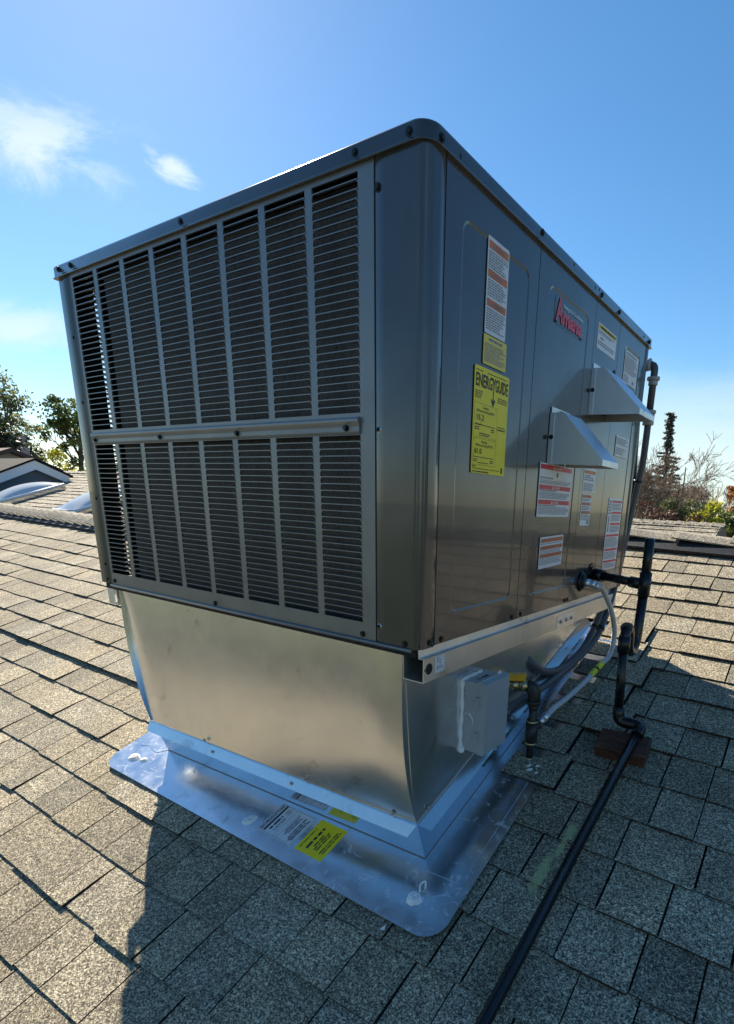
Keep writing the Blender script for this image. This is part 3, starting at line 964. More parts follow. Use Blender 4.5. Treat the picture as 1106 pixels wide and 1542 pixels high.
# maker's plate: red script with white strapline
k = sticker(.5180, .7250, .7020, .8000 - .018, M['paint'], .002, x=-.0016, name='nameplate'); k['label'] = "maker's plate with red name and white strapline"
LX = .0010
def f_(mb):
    mb.text('A', (LX, .5225, .7330), (0, 1, 0), (0, 0, 1), .0490, .0440, .035)
    mb.text('mana', (LX, .5660, .7330), (0, 1, 0), (0, 0, 1), .0335, .1260, .045)
prt(k, 'lettering', M['logored'], f_)
prt(k, 'strapline', M['logogrey'], lambda mb: mb.text('Heating & Air Conditioning', (LX, .5640, .7675), (0, 1, 0), (0, 0, 1), .0085, .1290, .012))
prt(k, 'plate_corner', M['dark'], lambda mb: (rect(mb, .520, .7265, .533, .7300, LX), rect(mb, .684, .7265, .697, .7300, LX)))
# yellow headed rating plate
k = sticker(.8100, .7365, .9720, .8010, M['white']); k['label'] = 'white rating label with yellow heading band'
prt(k, 'heading_band', M['labyellow2'], lambda mb: rect(mb, .8135, .7870, .9685, .7985))
def f_(mb):
    lines(mb, .825, .960, .7975, .7885, .0080, .75, short=.05)
    lines(mb, .816, .965, .7850, .7720, .0046); lines(mb, .835, .865, .7700, .7615, .0070, .8, short=.05); lines(mb, .816, .965, .7600, .7420, .0060)
prt(k, 'small_print', M['inkgrey'], f_)
# far information label
k = sticker(1.0680, .6960, 1.2140, .7900, M['white']); k['label'] = 'grey printed information label with code square'
def f_(mb):
    lines(mb, 1.080, 1.195, .7870, .7790, .0068, .75, short=.05)
    lines(mb, 1.073, 1.208, .7770, .7240, .0045); lines(mb, 1.073, 1.13, .7230, .7000, .0055)
    rect(mb, 1.165, .7030, 1.185, .7130); 
prt(k, 'small_print', M['inkgrey'], f_)
# far small label
k = sticker(1.0700, .4680, 1.2150, .5330, M['white']); k['label'] = 'small white label of plain print'
prt(k, 'small_print', M['inkgrey'], lambda mb: (lines(mb, 1.075, 1.205, .5290, .5050, .0045), lines(mb, 1.075, 1.190, .4980, .4730, .0045)))
# red banded danger label
k = sticker(.4978, .2660, .7145, .4020, M['white']); k['label'] = 'wide white label with three red danger bands'
bands = [(.3985, .3850), (.3430, .3300), (.3050, .2925)]
bands = [(.3985, .3870), (.3480, .3365), (.3100, .2985)]
for a1, b1 in bands: prt(k, 'danger_band', M['red'], lambda mb: rect(mb, .5020, b1, .7100, a1))
def f_(mb):
    for a1, b1 in bands:
        ytext(mb, 'DANGER', .5980, b1 + .0027, .0062, .036, .01)
        mb.add([(PX + .0002, .5830, b1 + .0018), (PX + .0002, .5930, b1 + .0018), (PX + .0002, .5880, a1 - .0015)], [(0, 1, 2)])
prt(k, 'band_lettering', M['white'], f_)
def f_(mb):
    # burst symbol
    for a in range(7):
        an = math.radians(90 + a * 360 / 7); ln = .0125 if a % 2 == 0 else .0095
        cx, cz = .612, .3760
        d = V((0, math.cos(an), math.sin(an))); pz = V((0, -d.z, d.y))
        o = V((PX + .0002, cx, cz))
        mb.add([o - pz * .0030 + d * .002, o + pz * .0030 + d * .002, o + d * ln * .8], [(0, 1, 2)])
    lines(mb, .5035, .590, .3690, .3630, .0050, .75, short=.05)
    rect(mb, .5035, .3625, .708, .3629)
    lines(mb, .5035, .709, .3615, .3490, .0034, short=.12); lines(mb, .5035, .615, .3365, .3315, .0045, .75, short=.05)
    lines(mb, .5035, .709, .3310, .3110, .0034, short=.12); lines(mb, .5035, .615, .2982, .2935, .0045, .75, short=.05); lines(mb, .5035, .709, .2930, .2700, .0034, short=.12)
prt(k, 'small_print', M['inkgrey'], f_)
# two narrow labels
k = sticker(.8070, .3405, .9110, .4130, M['white']); k['label'] = 'narrow white label with one orange band'
prt(k, 'warning_band', M['orange'], lambda mb: rect(mb, .811, .3950, .907, .4045))
prt(k, 'small_print', M['inkgrey'], lambda mb: (lines(mb, .815, .900, .3935, .3740, .006, short=.5), lines(mb, .815, .900, .3690, .3430, .0048, short=.3)))
k = sticker(.8095, .2395, .8930, .3355, M['white']); k['label'] = 'narrow white label with three brown bands'
for a1 in (.3325, .3100, .2840): prt(k, 'warning_band', M['brown'], lambda mb: rect(mb, .8135, a1 - .0085, .889, a1))
prt(k, 'small_print', M['inkgrey'], lambda mb: (lines(mb, .8135, .889, .3230, .3120, .0045), lines(mb, .8135, .889, .3005, .2860, .0045), lines(mb, .8135, .889, .2745, .2560, .0045), rect(mb, .868, .2440, .885, .2560)))
k = sticker(.5335, .1270, .6915, .2135, M['white'], tiltz=.03); k['label'] = 'slanted white label with three brown stripes'
TL = dict(tilt=.03, ym=.6125)
for a1 in (.2085, .1885, .1665): prt(k, 'warning_band', M['brown'], lambda mb: rect(mb, .5385, a1 - .0105, .687, a1, **TL))
prt(k, 'small_print', M['inkgrey'], lambda mb: [lines(mb, .5385, .687, a1, b1, .0045, short=.1, **TL) for a1, b1 in ((.1975, .1895), (.1775, .1675), (.1555, .1330))])
k = sticker(1.0670, .0805, 1.2200, .3320, M['white']); k['label'] = 'tall white label with six red brown bands'
for ya, a1 in ((1.105, .3230), (1.105, .2850), (1.105, .2460), (1.073, .2060), (1.073, .1560), (1.073, .1140)): prt(k, 'warning_band', M['red'], lambda mb: rect(mb, ya, a1 - .0075, 1.214, a1))
def f_(mb):
    for a1, b1 in ((.3140, .2900), (.2760, .2500)): lines(mb, 1.105, 1.214, a1, b1, .0045)
    lines(mb, 1.105, 1.214, .2370, .2110, .0045); lines(mb, 1.073, 1.214, .1970, .1600, .0045); lines(mb, 1.073, 1.214, .1470, .1180, .0045); lines(mb, 1.073, 1.214, .1050, .0850, .0045)
    for i in range(5): rect(mb, 1.075, .3160 - i * .010, 1.097, .3220 - i * .010)
    rect(mb, 1.079, .215, 1.090, .270)
prt(k, 'small_print', M['inkgrey'], f_)
# --- base rail under the side, splice plate and stickers
c = MB()
ZR = -.0225
prof = [(-.0575, -.020), (-.0575, -.0752), (-.0025, -.0752), (-.0025, ZR), (-.0150, ZR), (-.0180, -.003), (-.0195, -.003), (-.0165, ZR - .0015), (-.0042, ZR - .0015), (-.0042, -.0735), (-.0558, -.0735), (-.0558, -.020)]
RY0, RY1 = .020, 1.285
n = len(prof)
vs_ = [(x, RY0, z) for x, z in prof] + [(x, RY1, z) for x, z in prof]
fs = [(i, (i + 1) % n, n + (i + 1) % n, n + i) for i in range(n)]
c.add(vs_, fs)
c.add([(x, RY0, z) for x, z in prof], [(0, 1, 10, 11), (1, 2, 9, 10), (2, 3, 8, 9), (3, 4, 7, 8), (4, 5, 6, 7)])
rail = c.build('base_rail', M['rail'], unit)
s = MB(); s.mark().dome((-.0023, .0390, -.0470), (1, 0, 0), .0125, .0003, 20, 2); s.mark().dome((-.0023, .0240, -.0475), (1, 0, 0), .0022, .0002, 10, 2); s.mark().dome((-.0023, 1.262, -.035), (1, 0, 0), .011, .0003, 14, 2)
s.each('lifting_hole', M['dark'], rail)
s = MB()
for y, w in ((.0600, .036), (1.215, .034)):
    s.mark().prism([(-.0023, y_, z_) for y_, z_ in rrect(y, -.0625, y + w, -.0255, .003, 3)], (.0005, 0, 0))
s.each('rail_sticker', M['white'], rail)
def f_(mb):
    for y in (.0600,):
        for i in range(4):
            for j in range(4):
                if random.random() < .6: rect(mb, y + .008 + i * .0035, -.0430 + j * .0035, y + .011 + i * .0035, -.0400 + j * .0035, -.0016)
        lines(mb, y + .006, y + .030, -.0460, -.0580, .004, x=-.0016)
prt(rail, 'sticker_print', M['inkgrey'], f_)
s = MB(); s.box((-.0024, .706, -.0770), (-.0006, .850, -.0345)); spl = s.build('splice_plate', M['galv2'], rail)
s = MB()
for y in (.735, .778, .821): screw(s, (-.0006, y, -.054), (1, 0, 0), .0055, .006)
s.each('screw', M['zinc'], spl)
# left rail end
c = MB()
prof = [(-W_ + .053, -.018), (-W_ + .053, -.074), (-W_ - .002, -.074), (-W_ - .002, -.020), (-W_ + .000, -.020), (-W_ + .000, -.072), (-W_ + .051, -.072), (-W_ + .051, -.018)]
vs_ = [(x, .02, z) for x, z in prof] + [(x, 1.28, z) for x, z in prof]; n = len(prof)
c.add(vs_, [(i, (i + 1) % n, n + (i + 1) % n, n + i) for i in range(n)]); c.add([(x, .02, z) for x, z in prof], [(0, 1, 6, 7), (1, 2, 5, 6), (2, 3, 4, 5)])
c.box((-W_ - .001, .0185, -.072), (-W_ + .038, .0195, -.022))
lr = c.build('base_rail', M['rail'], unit)
s = MB(); s.dome((-W_ + .018, .0183, -.047), (0, -1, 0), .0042, .0003, 10, 2); s.build('bolt_hole', M['white'], lr)
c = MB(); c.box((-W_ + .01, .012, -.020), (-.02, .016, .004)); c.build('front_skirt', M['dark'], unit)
# --- gas inlet grommet and drain grommet
c = MB(); c.cyl((.0, .874, .060), (.010, .874, .060), .034, .026, n=18); c.cyl((.010, .874, .060), (.016, .874, .060), .026, .018, n=18); c.build('gas_grommet', M['black'], unit)
c = MB(); c.cyl((.0, .965, .080), (.004, .965, .080), .034, n=20); c.cyl((.004, .965, .080), (.008, .965, .080), .024, n=16); c.build('drain_escutcheon', M['pvc'], unit)

# ================================================================== ROOF CURB
HF = .150
curb = thing('roof_curb', 'galvanized steel curb and flashing carrying the big grey unit', 'roof curb', rp(-.6, .6))
FRB, FLB = V((-.0507, .1127, -.5921)), V((-1.1143, .0596, -.5821))
RRB, RLB = FRB + RV * 1.10, FLB + RV * 1.13
M['frame'] = galv('mirror_galvanized', (.66, .68, .70), (.78, .79, .80), .10, .17, .10)
c = MB()
c.prism([FLB - RN * .01, FRB - RN * .01, RRB - RN * .01, RLB - RN * .01], RN * (HF - .002 + .01))
c.build('curb_frame', M['frame'], curb)
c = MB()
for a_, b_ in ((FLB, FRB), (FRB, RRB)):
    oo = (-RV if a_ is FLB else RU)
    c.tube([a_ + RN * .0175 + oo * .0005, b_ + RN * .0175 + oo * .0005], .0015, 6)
c.build('joint_shadow_line', M['inkgrey'], curb)  # thin dark bead drawn in as the gap shadow where frame meets flashing
# transition: lofted sheet metal between the unit base and the curb frame
top = [V((-1.236, .020, -.020)), V((-.0575, .020, -.020)), V((-.0575, 1.29, -.020)), V((-1.236, 1.29, -.020))]
off = .004
bot = [q + RN * HF for q in (FLB + RU * -off + RV * -off, FRB + RU * off + RV * -off, RRB + RU * off + RV * off, RLB + RU * -off + RV * off)]
NS, NT = 40, 24
def side(a, b_, outward, pil, wob):
    vs_ = []
    for j in range(NT + 1):
        t = j / NT; g_ = t ** 3
        for i in range(NS + 1):
            s_ = i / NS
            T = top[a].lerp(top[b_], s_); B = bot[a].lerp(bot[b_], s_)
            q = T.lerp(B, t)
            hor = B - T; hor.z = 0
            q = q - hor * t + hor * g_
            ed = min(s_, 1 - s_) * (T - top[a]).length if False else min(s_, 1 - s_)
            k = max(0, 1 - ed / .085)
            amp = pil * math.sin(math.pi * min(1, t * 1.0 + .04)) + pil * .35
            q = q - V(outward) * (amp * (k ** 2) * (1 if 0 < s_ < 1 else 1))
            w_ = wob * math.sin(s_ * 5.1 + 1.2) * math.sin(t * math.pi) + wob * .5 * math.sin(s_ * 11.0 + t * 3)* math.sin(t * math.pi)
            q = q + V(outward) * (w_ * (1 - k))
            vs_.append(q)
    fs = [(j * (NS + 1) + i, (j + 1) * (NS + 1) + i, (j + 1) * (NS + 1) + i + 1, j * (NS + 1) + i + 1) for j in range(NT) for i in range(NS)]
    m_ = MB(); m_.add(vs_, fs, None, True)
    return m_
edge_pts = {}
for nm, a, b_, o_, pil, wob in (('f', 0, 1, (0, -1, 0), .013, .0026), ('r', 1, 2, (1, 0, 0), .002, .0015), ('b', 2, 3, (0, 1, 0), .004, 0), ('l', 3, 0, (-1, 0, 0), .004, 0)):
    sd = side(a, b_, o_, pil, wob)
    sd.build('transition_side', M['galv'], curb)
# lower flange lapping over the frame, with screws
fl = MB(); sc_ = MB()
o2 = .0075
def flange(a, b_, outv, na, nb, spots):
    d = (b_ - a).normalized()
    A = a + d * na; B = b_ - d * nb
    n_ = V(outv)
    fl.add([A + n_ * .001 + RN * .001, B + n_ * .001 + RN * .001, B + n_ * .004, A + n_ * .004], [(0, 3, 2, 1)])
    A2, B2 = A + n_ * .004, B + n_ * .004
    fl.add([A2, B2, B2 - RN * .019 + n_ * .025 - d * .012, A2 - RN * .019 + n_ * .025 + d * .012], [(0, 3, 2, 1)], None)
    fl.add([A2 - RN * .019 + n_ * .025 + d * .012, B2 - RN * .019 + n_ * .025 - d * .012, B2 - RN * .022 + n_ * .018 - d * .012, A2 - RN * .022 + n_ * .018 + d * .012], [(0, 3, 2, 1)])
    for s_, up in spots:
        q = A.lerp(B, s_) - RN * .0095 + n_ * .0155 if not up else A.lerp(B, s_) + RN * .012 + n_ * .002
        sc_.mark().cyl(q, q + n_ * .0015, .0058, n=12); sc_.cyl(q + n_ * .0015, q + n_ * .0055, .0042, n=6)
flange(bot[0], bot[1], -RV, .0, .0, ((.27, True), (.66, True), (.935, True), (.31, False), (.62, False)))
flange(bot[1], bot[2], RU, .0, .0, ((.045, True), (.42, True), (.62, True), (.80, True), (.80, False), (.42, False)))
flange(bot[3], bot[0], -RU, .0, .0, ())
lip = fl.build('curb_flange', M['galv'], curb)
sc_.each('screw', M['zinc'], lip)
# flashing sheet
c = MB()
FH = .0150
pts = rrect(-1.285, -.056, .098, 1.42, .06, 8, rs=(.01, .01, .062, .058))
c.prism([rp(u, v, FH) for u, v in pts], RN * .0016)
fl_ = c.build('flashing', M['flash'], curb)
c = MB()
c.prism([rp(u, v, FH + .0017) for u, v in ((-.047, .092), (.0705, .098), (.0705, 1.3), (-.047, 1.3))], RN * .0016)
c.build('flashing_side', M['flash'], curb)
c = MB()
c.prism([rp(u, v, FH + .0017) for u, v in ((-1.245, 1.2), (-1.245, .075), (-1.235, .060), (-1.20, .072), (-1.17, .062), (-1.14, .060), (-1.112, .090), (-1.112, 1.2))], RN * .0016)
c.build('flashing_side', M['flash'], curb)
# sealant dabs over the nails
def dab(u, v, r, h, sq, ang):
    c = MB()
    ux = RU * math.cos(ang) + RV * math.sin(ang)
    n = 16; rings = 5; vs_ = []
    for j in range(rings):
        a = (math.pi / 2) * j / rings
        for i in range(n):
            t = 2 * math.pi * i / n
            rr = r * (1 + .10 * math.sin(3 * t + ang * 7) + .06 * math.sin(7 * t)) * math.cos(a) ** .8
            q = rp(u, v, FH + .0016) + ux * (rr * math.cos(t)) + RN.cross(ux) * (rr * math.sin(t) * sq) + RN * (h * math.sin(a) * (1 + .12 * math.sin(5 * t + j * 2)))
            vs_.append(q)
    vs_.append(rp(u, v, FH + .0016 + h * .85))
    fs = [(j * n + i, j * n + (i + 1) % n, (j + 1) * n + (i + 1) % n, (j + 1) * n + i) for j in range(rings - 1) for i in range(n)] + [((rings - 1) * n + i, (rings - 1) * n + (i + 1) % n, rings * n) for i in range(n)]
    c.add(vs_, fs, None, True)
    # swirl of bead on top
    pts = [rp(u, v, FH + .0016 + h * (.55 + .35 * t)) + ux * (r * .72 * (1 - t * .75) * math.cos(t * 11)) + RN.cross(ux) * (r * sq * .72 * (1 - t * .75) * math.sin(t * 11)) for t in [k_ / 30 for k_ in range(31)]]
    c.tube(pts, r * .17, 6)
    return c.build('sealant_dab', M['caulk'], curb)
dab(-1.195, .010, .021, .007, .8, .3); dab(-1.150, .017, .013, .005, .7, .5); dab(-.583, .001, .023, .004, .62, 1.0); dab(-.008, .016, .020, .009, .9, .2)
c = MB(); c.tube(smooth_path([rp(-.004, .034, FH + .006), rp(-.010, .048, FH + .014), rp(-.002, .058, FH + .018), rp(.004, .046, FH + .008)]), .0022, 6); c.build('sealant_string', M['caulk'], curb)
# stickers on the flashing, printed to be read from the right
LH = FH + .0018
c = MB(); c.prism([rp(u, v, LH) for u, v in rrect(-.540, -.0105, -.404, .0925, .002, 2)], RN * .0003); k = c.build('flashing_label', M['white'], curb); k['label'] = 'white printed maker label on the flashing'
def frect(mb, u0, v0, u1, v1, h=LH + .0006): mb.add([rp(u0, v0, h), rp(u1, v0, h), rp(u1, v1, h), rp(u0, v1, h)], [(0, 1, 2, 3)])
def ftext(mb, s_, u, v, h_, w=None, bold=0.): mb.text(s_, rp(u, v, LH + .0008), RV, -RU, h_, w, bold)
def flines(mb, v0, v1, u0, u1, lh, fill=.5, short=.3):
    u = u0 + lh
    while u < u1:
        v = v0 + random.random() ** 2 * short * .5 * (v1 - v0); end = v1 - random.random() ** 2 * short * (v1 - v0)
        while v < end - lh * .5:
            w = random.uniform(.8, 3.0) * lh
            frect(mb, u - lh * fill, v, u, min(v + w, end)); v += w + lh * .45
        u += lh
def f_(mb):
    ftext(mb, 'EXT-PRODUCTS INC', -.5240, -.0040, .0100, .092, .03)
    frect(mb, -.5200, -.0040, -.5130, .0890)
    ftext(mb, 'LISTED', -.4850, .0080, .0080, .045, .005)
    flines(mb, .004, .055, -.5080, -.4980, .0085, .75, .1)
    for u in (-.4770, -.4640): frect(mb, u, -.0080, u + .0008, .0900)
    flines(mb, .010, .080, -.4610, -.4400, .0065); flines(mb, -.002, .080, -.4360, -.4130, .0070, .6)
    for v in (-.0080, .0895): frect(mb, -.5370, v, -.4070, v + .0008)
    for u in (-.5370, -.4078): frect(mb, u, -.0080, u + .0008, .0900)
    # certification emblem
    for i in range(16):
        a0, a1 = 2 * math.pi * i / 16, 2 * math.pi * (i + 1) / 16
        mb.add([rp(-.497 + .0095 * math.cos(a0), .073 + .0095 * math.sin(a0), LH + .0006), rp(-.497 + .0095 * math.cos(a1), .073 + .0095 * math.sin(a1), LH + .0006), rp(-.497 + .0085 * math.cos(a1), .073 + .0085 * math.sin(a1), LH + .0006), rp(-.497 + .0085 * math.cos(a0), .073 + .0085 * math.sin(a0), LH + .0006)], [(0, 1, 2, 3)])
    frect(mb, -.501, .068, -.499, .078); frect(mb, -.4955, .068, -.4935, .078)
prt(k, 'lettering', M['ink'], f_)
c = MB(); c.prism([rp(u, v, LH) for u, v in rrect(-.389, -.0105, -.2915, .0970, .002, 2)], RN * .0003); k = c.build('flashing_label', M['labyellow'], curb); k['label'] = 'yellow caution sticker with black print on the flashing'
prt(k, 'lettering', M['ink'], lambda mb: (flines(mb, .000, .085, -.3850, -.3690, .0085, .35, .5), flines(mb, .004, .080, -.3640, -.3500, .0100, .75, .1), flines(mb, .010, .078, -.3480, -.3200, .0078, .55, .3), flines(mb, .000, .085, -.3180, -.3000, .0078, .5, .4)))

# ================================================================== DISCONNECT BOX
BX0, BX1, BY0, BY1, BZ0, BZ1 = -.0555, .0170, .2560, .3720, -.3260, -.1370
box = thing('disconnect_box', 'grey enamelled electrical disconnect box sealed with white caulk to the curb', 'electrical box', (BX0, (BY0 + BY1) / 2, BZ0))
c = MB()
c.box((BX0, BY0, BZ0), (BX1 - .020, BY1, BZ1))
c.build('body', M['boxgrey'], box)
c = MB()
pr = [(BX1 - .0195, BZ0 - .002), (BX1 - .0195, BZ1 + .0015), (BX1 - .012, BZ1 + .0035), (BX1, BZ1 - .001), (BX1, BZ0 - .002)]
c.prism([(x, BY0 - .0025, z) for x, z in pr], (0, BY1 - BY0 + .005, 0))
cov = c.build('cover', M['boxgrey'], box)
c = MB(); c.cyl((BX1 - .0195, BY0 - .0025, BZ1 + .0022), (BX1 - .0195, BY1 + .0025, BZ1 + .0022), .0022, n=8); c.build('cover_lip', M['boxtop'], cov)
for z in (-.1860, -.2820):
    c = MB(); c.box((BX1 - .0275, BY0 - .0062, z - .0125), (BX1 - .0175, BY0 - .0026, z + .0125)); c.box((BX1 - .0175, BY0 - .0050, z - .0145), (BX1 - .0155, BY0 - .0026, z + .0145)); c.build('hinge', M['boxgrey'], box)
c = MB()
for z in (-.170, -.225): c.dome((BX0 + .014, BY0, z), (0, -1, 0), .0030, .0012, 10, 2)
for a in range(28):
    a0, a1 = 2 * math.pi * a / 28, 2 * math.pi * (a + 1) / 28
    for r_ in (.0105, .0065):
        P_ = lambda an, rr: (BX0 + .022 + rr * math.cos(an), BY0 - .0003, BZ0 + .030 + rr * math.sin(an))
        c.add([P_(a0, r_), P_(a1, r_), P_(a1, r_ - .0006), P_(a0, r_ - .0006)], [(0, 3, 2, 1)])
c.build('knockout', M['boxtop'], box)
c = MB(); c.cyl((BX1 - .008, .318, BZ0 - .003), (BX1 - .008, .318, BZ0 - .0055), .0125, n=16); c.box((BX1 - .020, .310, BZ0 - .0055), (BX1 - .008, .326, BZ0 - .003)); c.build('hasp', M['boxtop'], box)
c = MB()
pts = [(BX0 + .004, BY0 - .002, BZ0 - .004), (BX0 + .004, BY0 - .0035, BZ0 + .05), (BX0 + .005, BY0 - .003, BZ0 + .11), (BX0 + .003, BY0 - .004, BZ1 - .01), (BX0 + .004, BY0 - .001, BZ1 + .002), (BX0 + .004, BY0 + .05, BZ1 + .003), (BX0 + .004, BY1 - .028, BZ1 + .004)]
sp = smooth_path(pts, 7)
c.tube(sp, [.0048 + .0012 * math.sin(i * 1.3) + .0006 * random.random() + (.002 if i in (2, 3, 21, 22, 23) else 0) for i in range(len(sp))], 8)
c.dome((BX0 + .006, BY0 - .002, BZ0 - .001), (0, -1, .2), .011, .006, 8, 3)
c.tube(smooth_path([(BX1 - .021, BY1 - .022, BZ1 + .003), (BX1 - .019, BY1 - .018, BZ1 + .010), (BX1 - .019, BY1 - .012, BZ1 + .004)]), .0028, 6)
c.build('caulk_bead', M['caulk'], box)
c = MB(); c.tube(smooth_path([(BX0 + .024, BY0 - .0012, -.222), (BX0 + .032, BY0 - .0014, -.229), (BX0 + .037, BY0 - .0014, -.238), (BX0 + .037, BY0 - .0012, -.250)]), [.0012, .0022, .0022, .002, .002, .002, .0018, .0018, .0018, .0016, .0016, .0014, .0014, .0012, .0012, .001, .001, .001, .0008][:19], 6); c.build('caulk_smear', M['caulk'], box)
c = MB(); c.text('25 AMP', (BX0 + .034, BY0 + .024, BZ1 + .0004), (.05, 1, 0), (-1, .1, 0), .0110, .056, .025); c.build('marker_writing', M['ink'], box)
c = MB()
def stroke(y0, z0, y1, z1, w=.0011):
    d = V((0, y1 - y0, z1 - z0)).normalized(); pz = V((0, -d.z, d.y)) * w
    a = V((BX1 + .0003, y0, z0)); b_ = V((BX1 + .0003, y1, z1)); c.add([a - pz, b_ - pz, b_ + pz, a + pz], [(0, 1, 2, 3)])
stroke(.340, -.222, .352, -.190); stroke(.352, -.190, .356, -.185); stroke(.318, -.206, .342, -.196, .0007)
for i in range(6): stroke(.288 + i * .006, -.2165 + i * .0022, .292 + i * .006, -.2105 + i * .0022, .0006)
c.build('embossed_mark', M['boxtop'], cov)

# ================================================================== GAS LINE
gas = thing('gas_pipe', 'short black iron gas riser with yellow valve coming out of the shingles', 'gas pipe', (.020, .545, -.446))
GXP, GYP = .0195, .5350
c = MB(); c.cyl((GXP, GYP + .005, -.470), (GXP, GYP, -.225), .0125, n=14); c.build('riser', M['iron'], gas)
c = MB()
for z0, z1, r_ in ((-.452, -.436, .0165), (-.400, -.388, .0160), (-.388, -.328, .0185), (-.328, -.318, .0165), (-.285, -.268, .0150)):
    c.mark().cyl((GXP, GYP + .003, z0), (GXP, GYP + .003, z1), r_, n=16)
c.mark().tube(fillet([(GXP, GYP, -.270), (GXP, GYP, -.218), (GXP - .022, GYP - .010, -.212)], .030), .0195, 14)
c.cyl((GXP, GYP, -.265), (GXP, GYP, -.255), .0215, n=16)
c.mark().tube([(GXP, GYP + .004, -.340), (GXP + .020, GYP + .016, -.330)], .0150, 12)
c.each('fitting', M['iron'], gas)
c = MB()
for z in (-.440, -.392, -.322): c.mark().cyl((GXP, GYP + .003, z - .0035), (GXP, GYP + .003, z + .0035), .0188, n=18)
c.each('thread_sealant', M['brass'], gas)
c = MB(); c.cyl((GXP - .020, GYP - .012, -.212), (GXP - .038, GYP - .022, -.212), .0185, n=6); c.cyl((GXP - .036, GYP - .020, -.212), (GXP - .075, GYP - .035, -.212), .0150, n=14); c.build('valve_body', M['brass'], gas)
c = MB(); c.obox((GXP - .062, GYP - .050, -.196), V((.040, .030, .0)), V((-.008, .012, 0)), V((0, 0, .016))); c.obox((GXP - .062, GYP - .050, -.184), V((.042, .032, .002)), V((-.012, .018, 0)), V((0, 0, .006))); c.build('valve_handle', M['yellow'], gas)
c = MB()
for u, v, r_, q in ((.046, .526, .008, .6), (.055, .512, .011, .5), (.078, .508, .005, .8), (.070, .535, .006, .6)):
    c.dome(rp(u, v, .0235), RN, r_, .0025, 10, 2, squash=(1, q))
c.build('sealant_drip', M['caulk'], gas)
# flexible connector
fx = thing('gas_hose', 'pale grey flexible gas connector with a yellow tag curving down beside the curb', 'gas hose', (.06, .8, -.3))
P_ = [(.030, .872, .057), (.052, .885, .050), (.060, .915, .040), (.062, 1.000, -.020), (.060, 1.085, -.095), (.060, 1.118, -.165), (.060, 1.090, -.228), (.060, .983, -.2455), (.060, .842, -.2700), (.058, .700, -.2860), (.052, .610, -.2960), (.044, .563, -.3180)]
sp = smooth_path(P_, 10)
c = MB(); c.tube(sp, .0092, 12); c.build('hose', M['flex'], fx)
c = MB(); c.mark().cyl((.010, .874, .0585), (.034, .874, .057), .0145, n=6); c.cyl((.034, .874, .057), (.048, .882, .052), .0125, n=12); c.cyl((.048, .882, .052), (.054, .887, .049), .0140, n=6)
c.mark().cyl(sp[-1], sp[-1] + (sp[-6] - sp[-1]) * 1.0, .0130, n=6); c.cyl(sp[-1] + V((-.008, -.010, -.008)), sp[-1], .0105, n=12); c.each('hose_fitting', M['galv2'], fx)
c = MB()
def seg(lo, hi): return [sp[i] for i in range(lo, hi + 1)]
i0 = 68
c.tube(seg(i0, i0 + 4), .0108, 12); c.tube(seg(i0 + 5, i0 + 8), .0108, 12); c.build('hose_tag', M['tagyellow'], fx)
c = MB(); c.tube([sp[i0 + 4], sp[i0 + 5]], .0106, 12); c.build('tag_tie', M['black'], fx)

# ================================================================== CONDENSATE DRAIN
dr = thing('drain_pipe', 'black painted condensate drain with trap running down the roof over a block', 'drain pipe', (.25, .5, -.40))
R1, R2 = .0140, .0182
TE = V((.198, .912, .068))
c = MB(); c.tube([(.0, .968, .078), TE], R1, 14); c.build('outlet_pipe', M['pvc'], dr)
c = MB(); c.mark().cyl((.012, .964, .0775), (.048, .953, .0757), .0205, n=18); c.mark().cyl(TE + (V((.0, .968, .078)) - TE).normalized() * .012, TE + (V((.0, .968, .078)) - TE).normalized() * .052, R2, n=16)
c.cyl(TE - V((0, 0, .038)), TE + V((0, 0, .038)), R2 + .001, n=16); c.each('pipe_fitting', M['pvc'], dr)
c = MB(); c.cyl(TE, TE + V((.0, -.008, .142)), R1 + .001, n=16); c.dome(TE + V((.0, -.008, .142)), (0, 0, 1), R1 + .0005, .003, 14, 2); c.build('vent_stub', M['pvc'], dr)
VX, VY = .213, .733
c = MB()
c.tube(fillet([TE - V((0, 0, .03)), (.198, .902, -.115), (.199, .862, -.145), (.200, .815, -.128), (.203, .790, -.062), (.205, .752, -.040), (.207, .730, -.060), (.208, .728, -.11)], .040, 6), R1 + .0012, 14)
trap = c.build('trap', M['pvc'], dr)
c = MB(); c.mark().cyl((.208, .728, -.065), (.208, .728, -.115), R2, n=16); c.mark().cyl((.2035, .768, -.0485), (.206, .735, -.0425), R2 - .001, n=16); c.each('pipe_fitting', M['pvc'], dr)
c = MB(); c.tube([(.208, .728, -.10), (.215, .735, -.315)], R1, 14); c.build('down_pipe', M['pvc'], dr)
EL = V((.216, .736, -.3350)); EL2 = V((.290, .738, -.3330))
c = MB(); c.tube(fillet([(.215, .735, -.285), EL, EL2, (.289, .690, -.3485)], .026, 6), R2, 14); c.build('elbow', M['pvc'], dr)
c = MB(); lowend = rp(.272, -.150, .030); far_ = V((.289, .700, -.3455))
ext = lowend + (lowend - far_).normalized() * 1.6
c.tube([far_, ext], R1, 14); lp_ = c.build('long_pipe', M['pvc'], dr)
blk = thing('wood_block', 'dark reddish wooden block supporting the black drain pipe', 'wood block', rp(.27, .71))
c = MB()
def blockpts(h, g): return [rp(u, v, h) for u, v in ((.197 + g, .664 + g), (.342 - g, .671 + g), (.338 - g, .762 - g), (.192 + g, .752 - g))]
a, b_, d_ = blockpts(.004, 0), blockpts(.044, 0), blockpts(.047, .003)
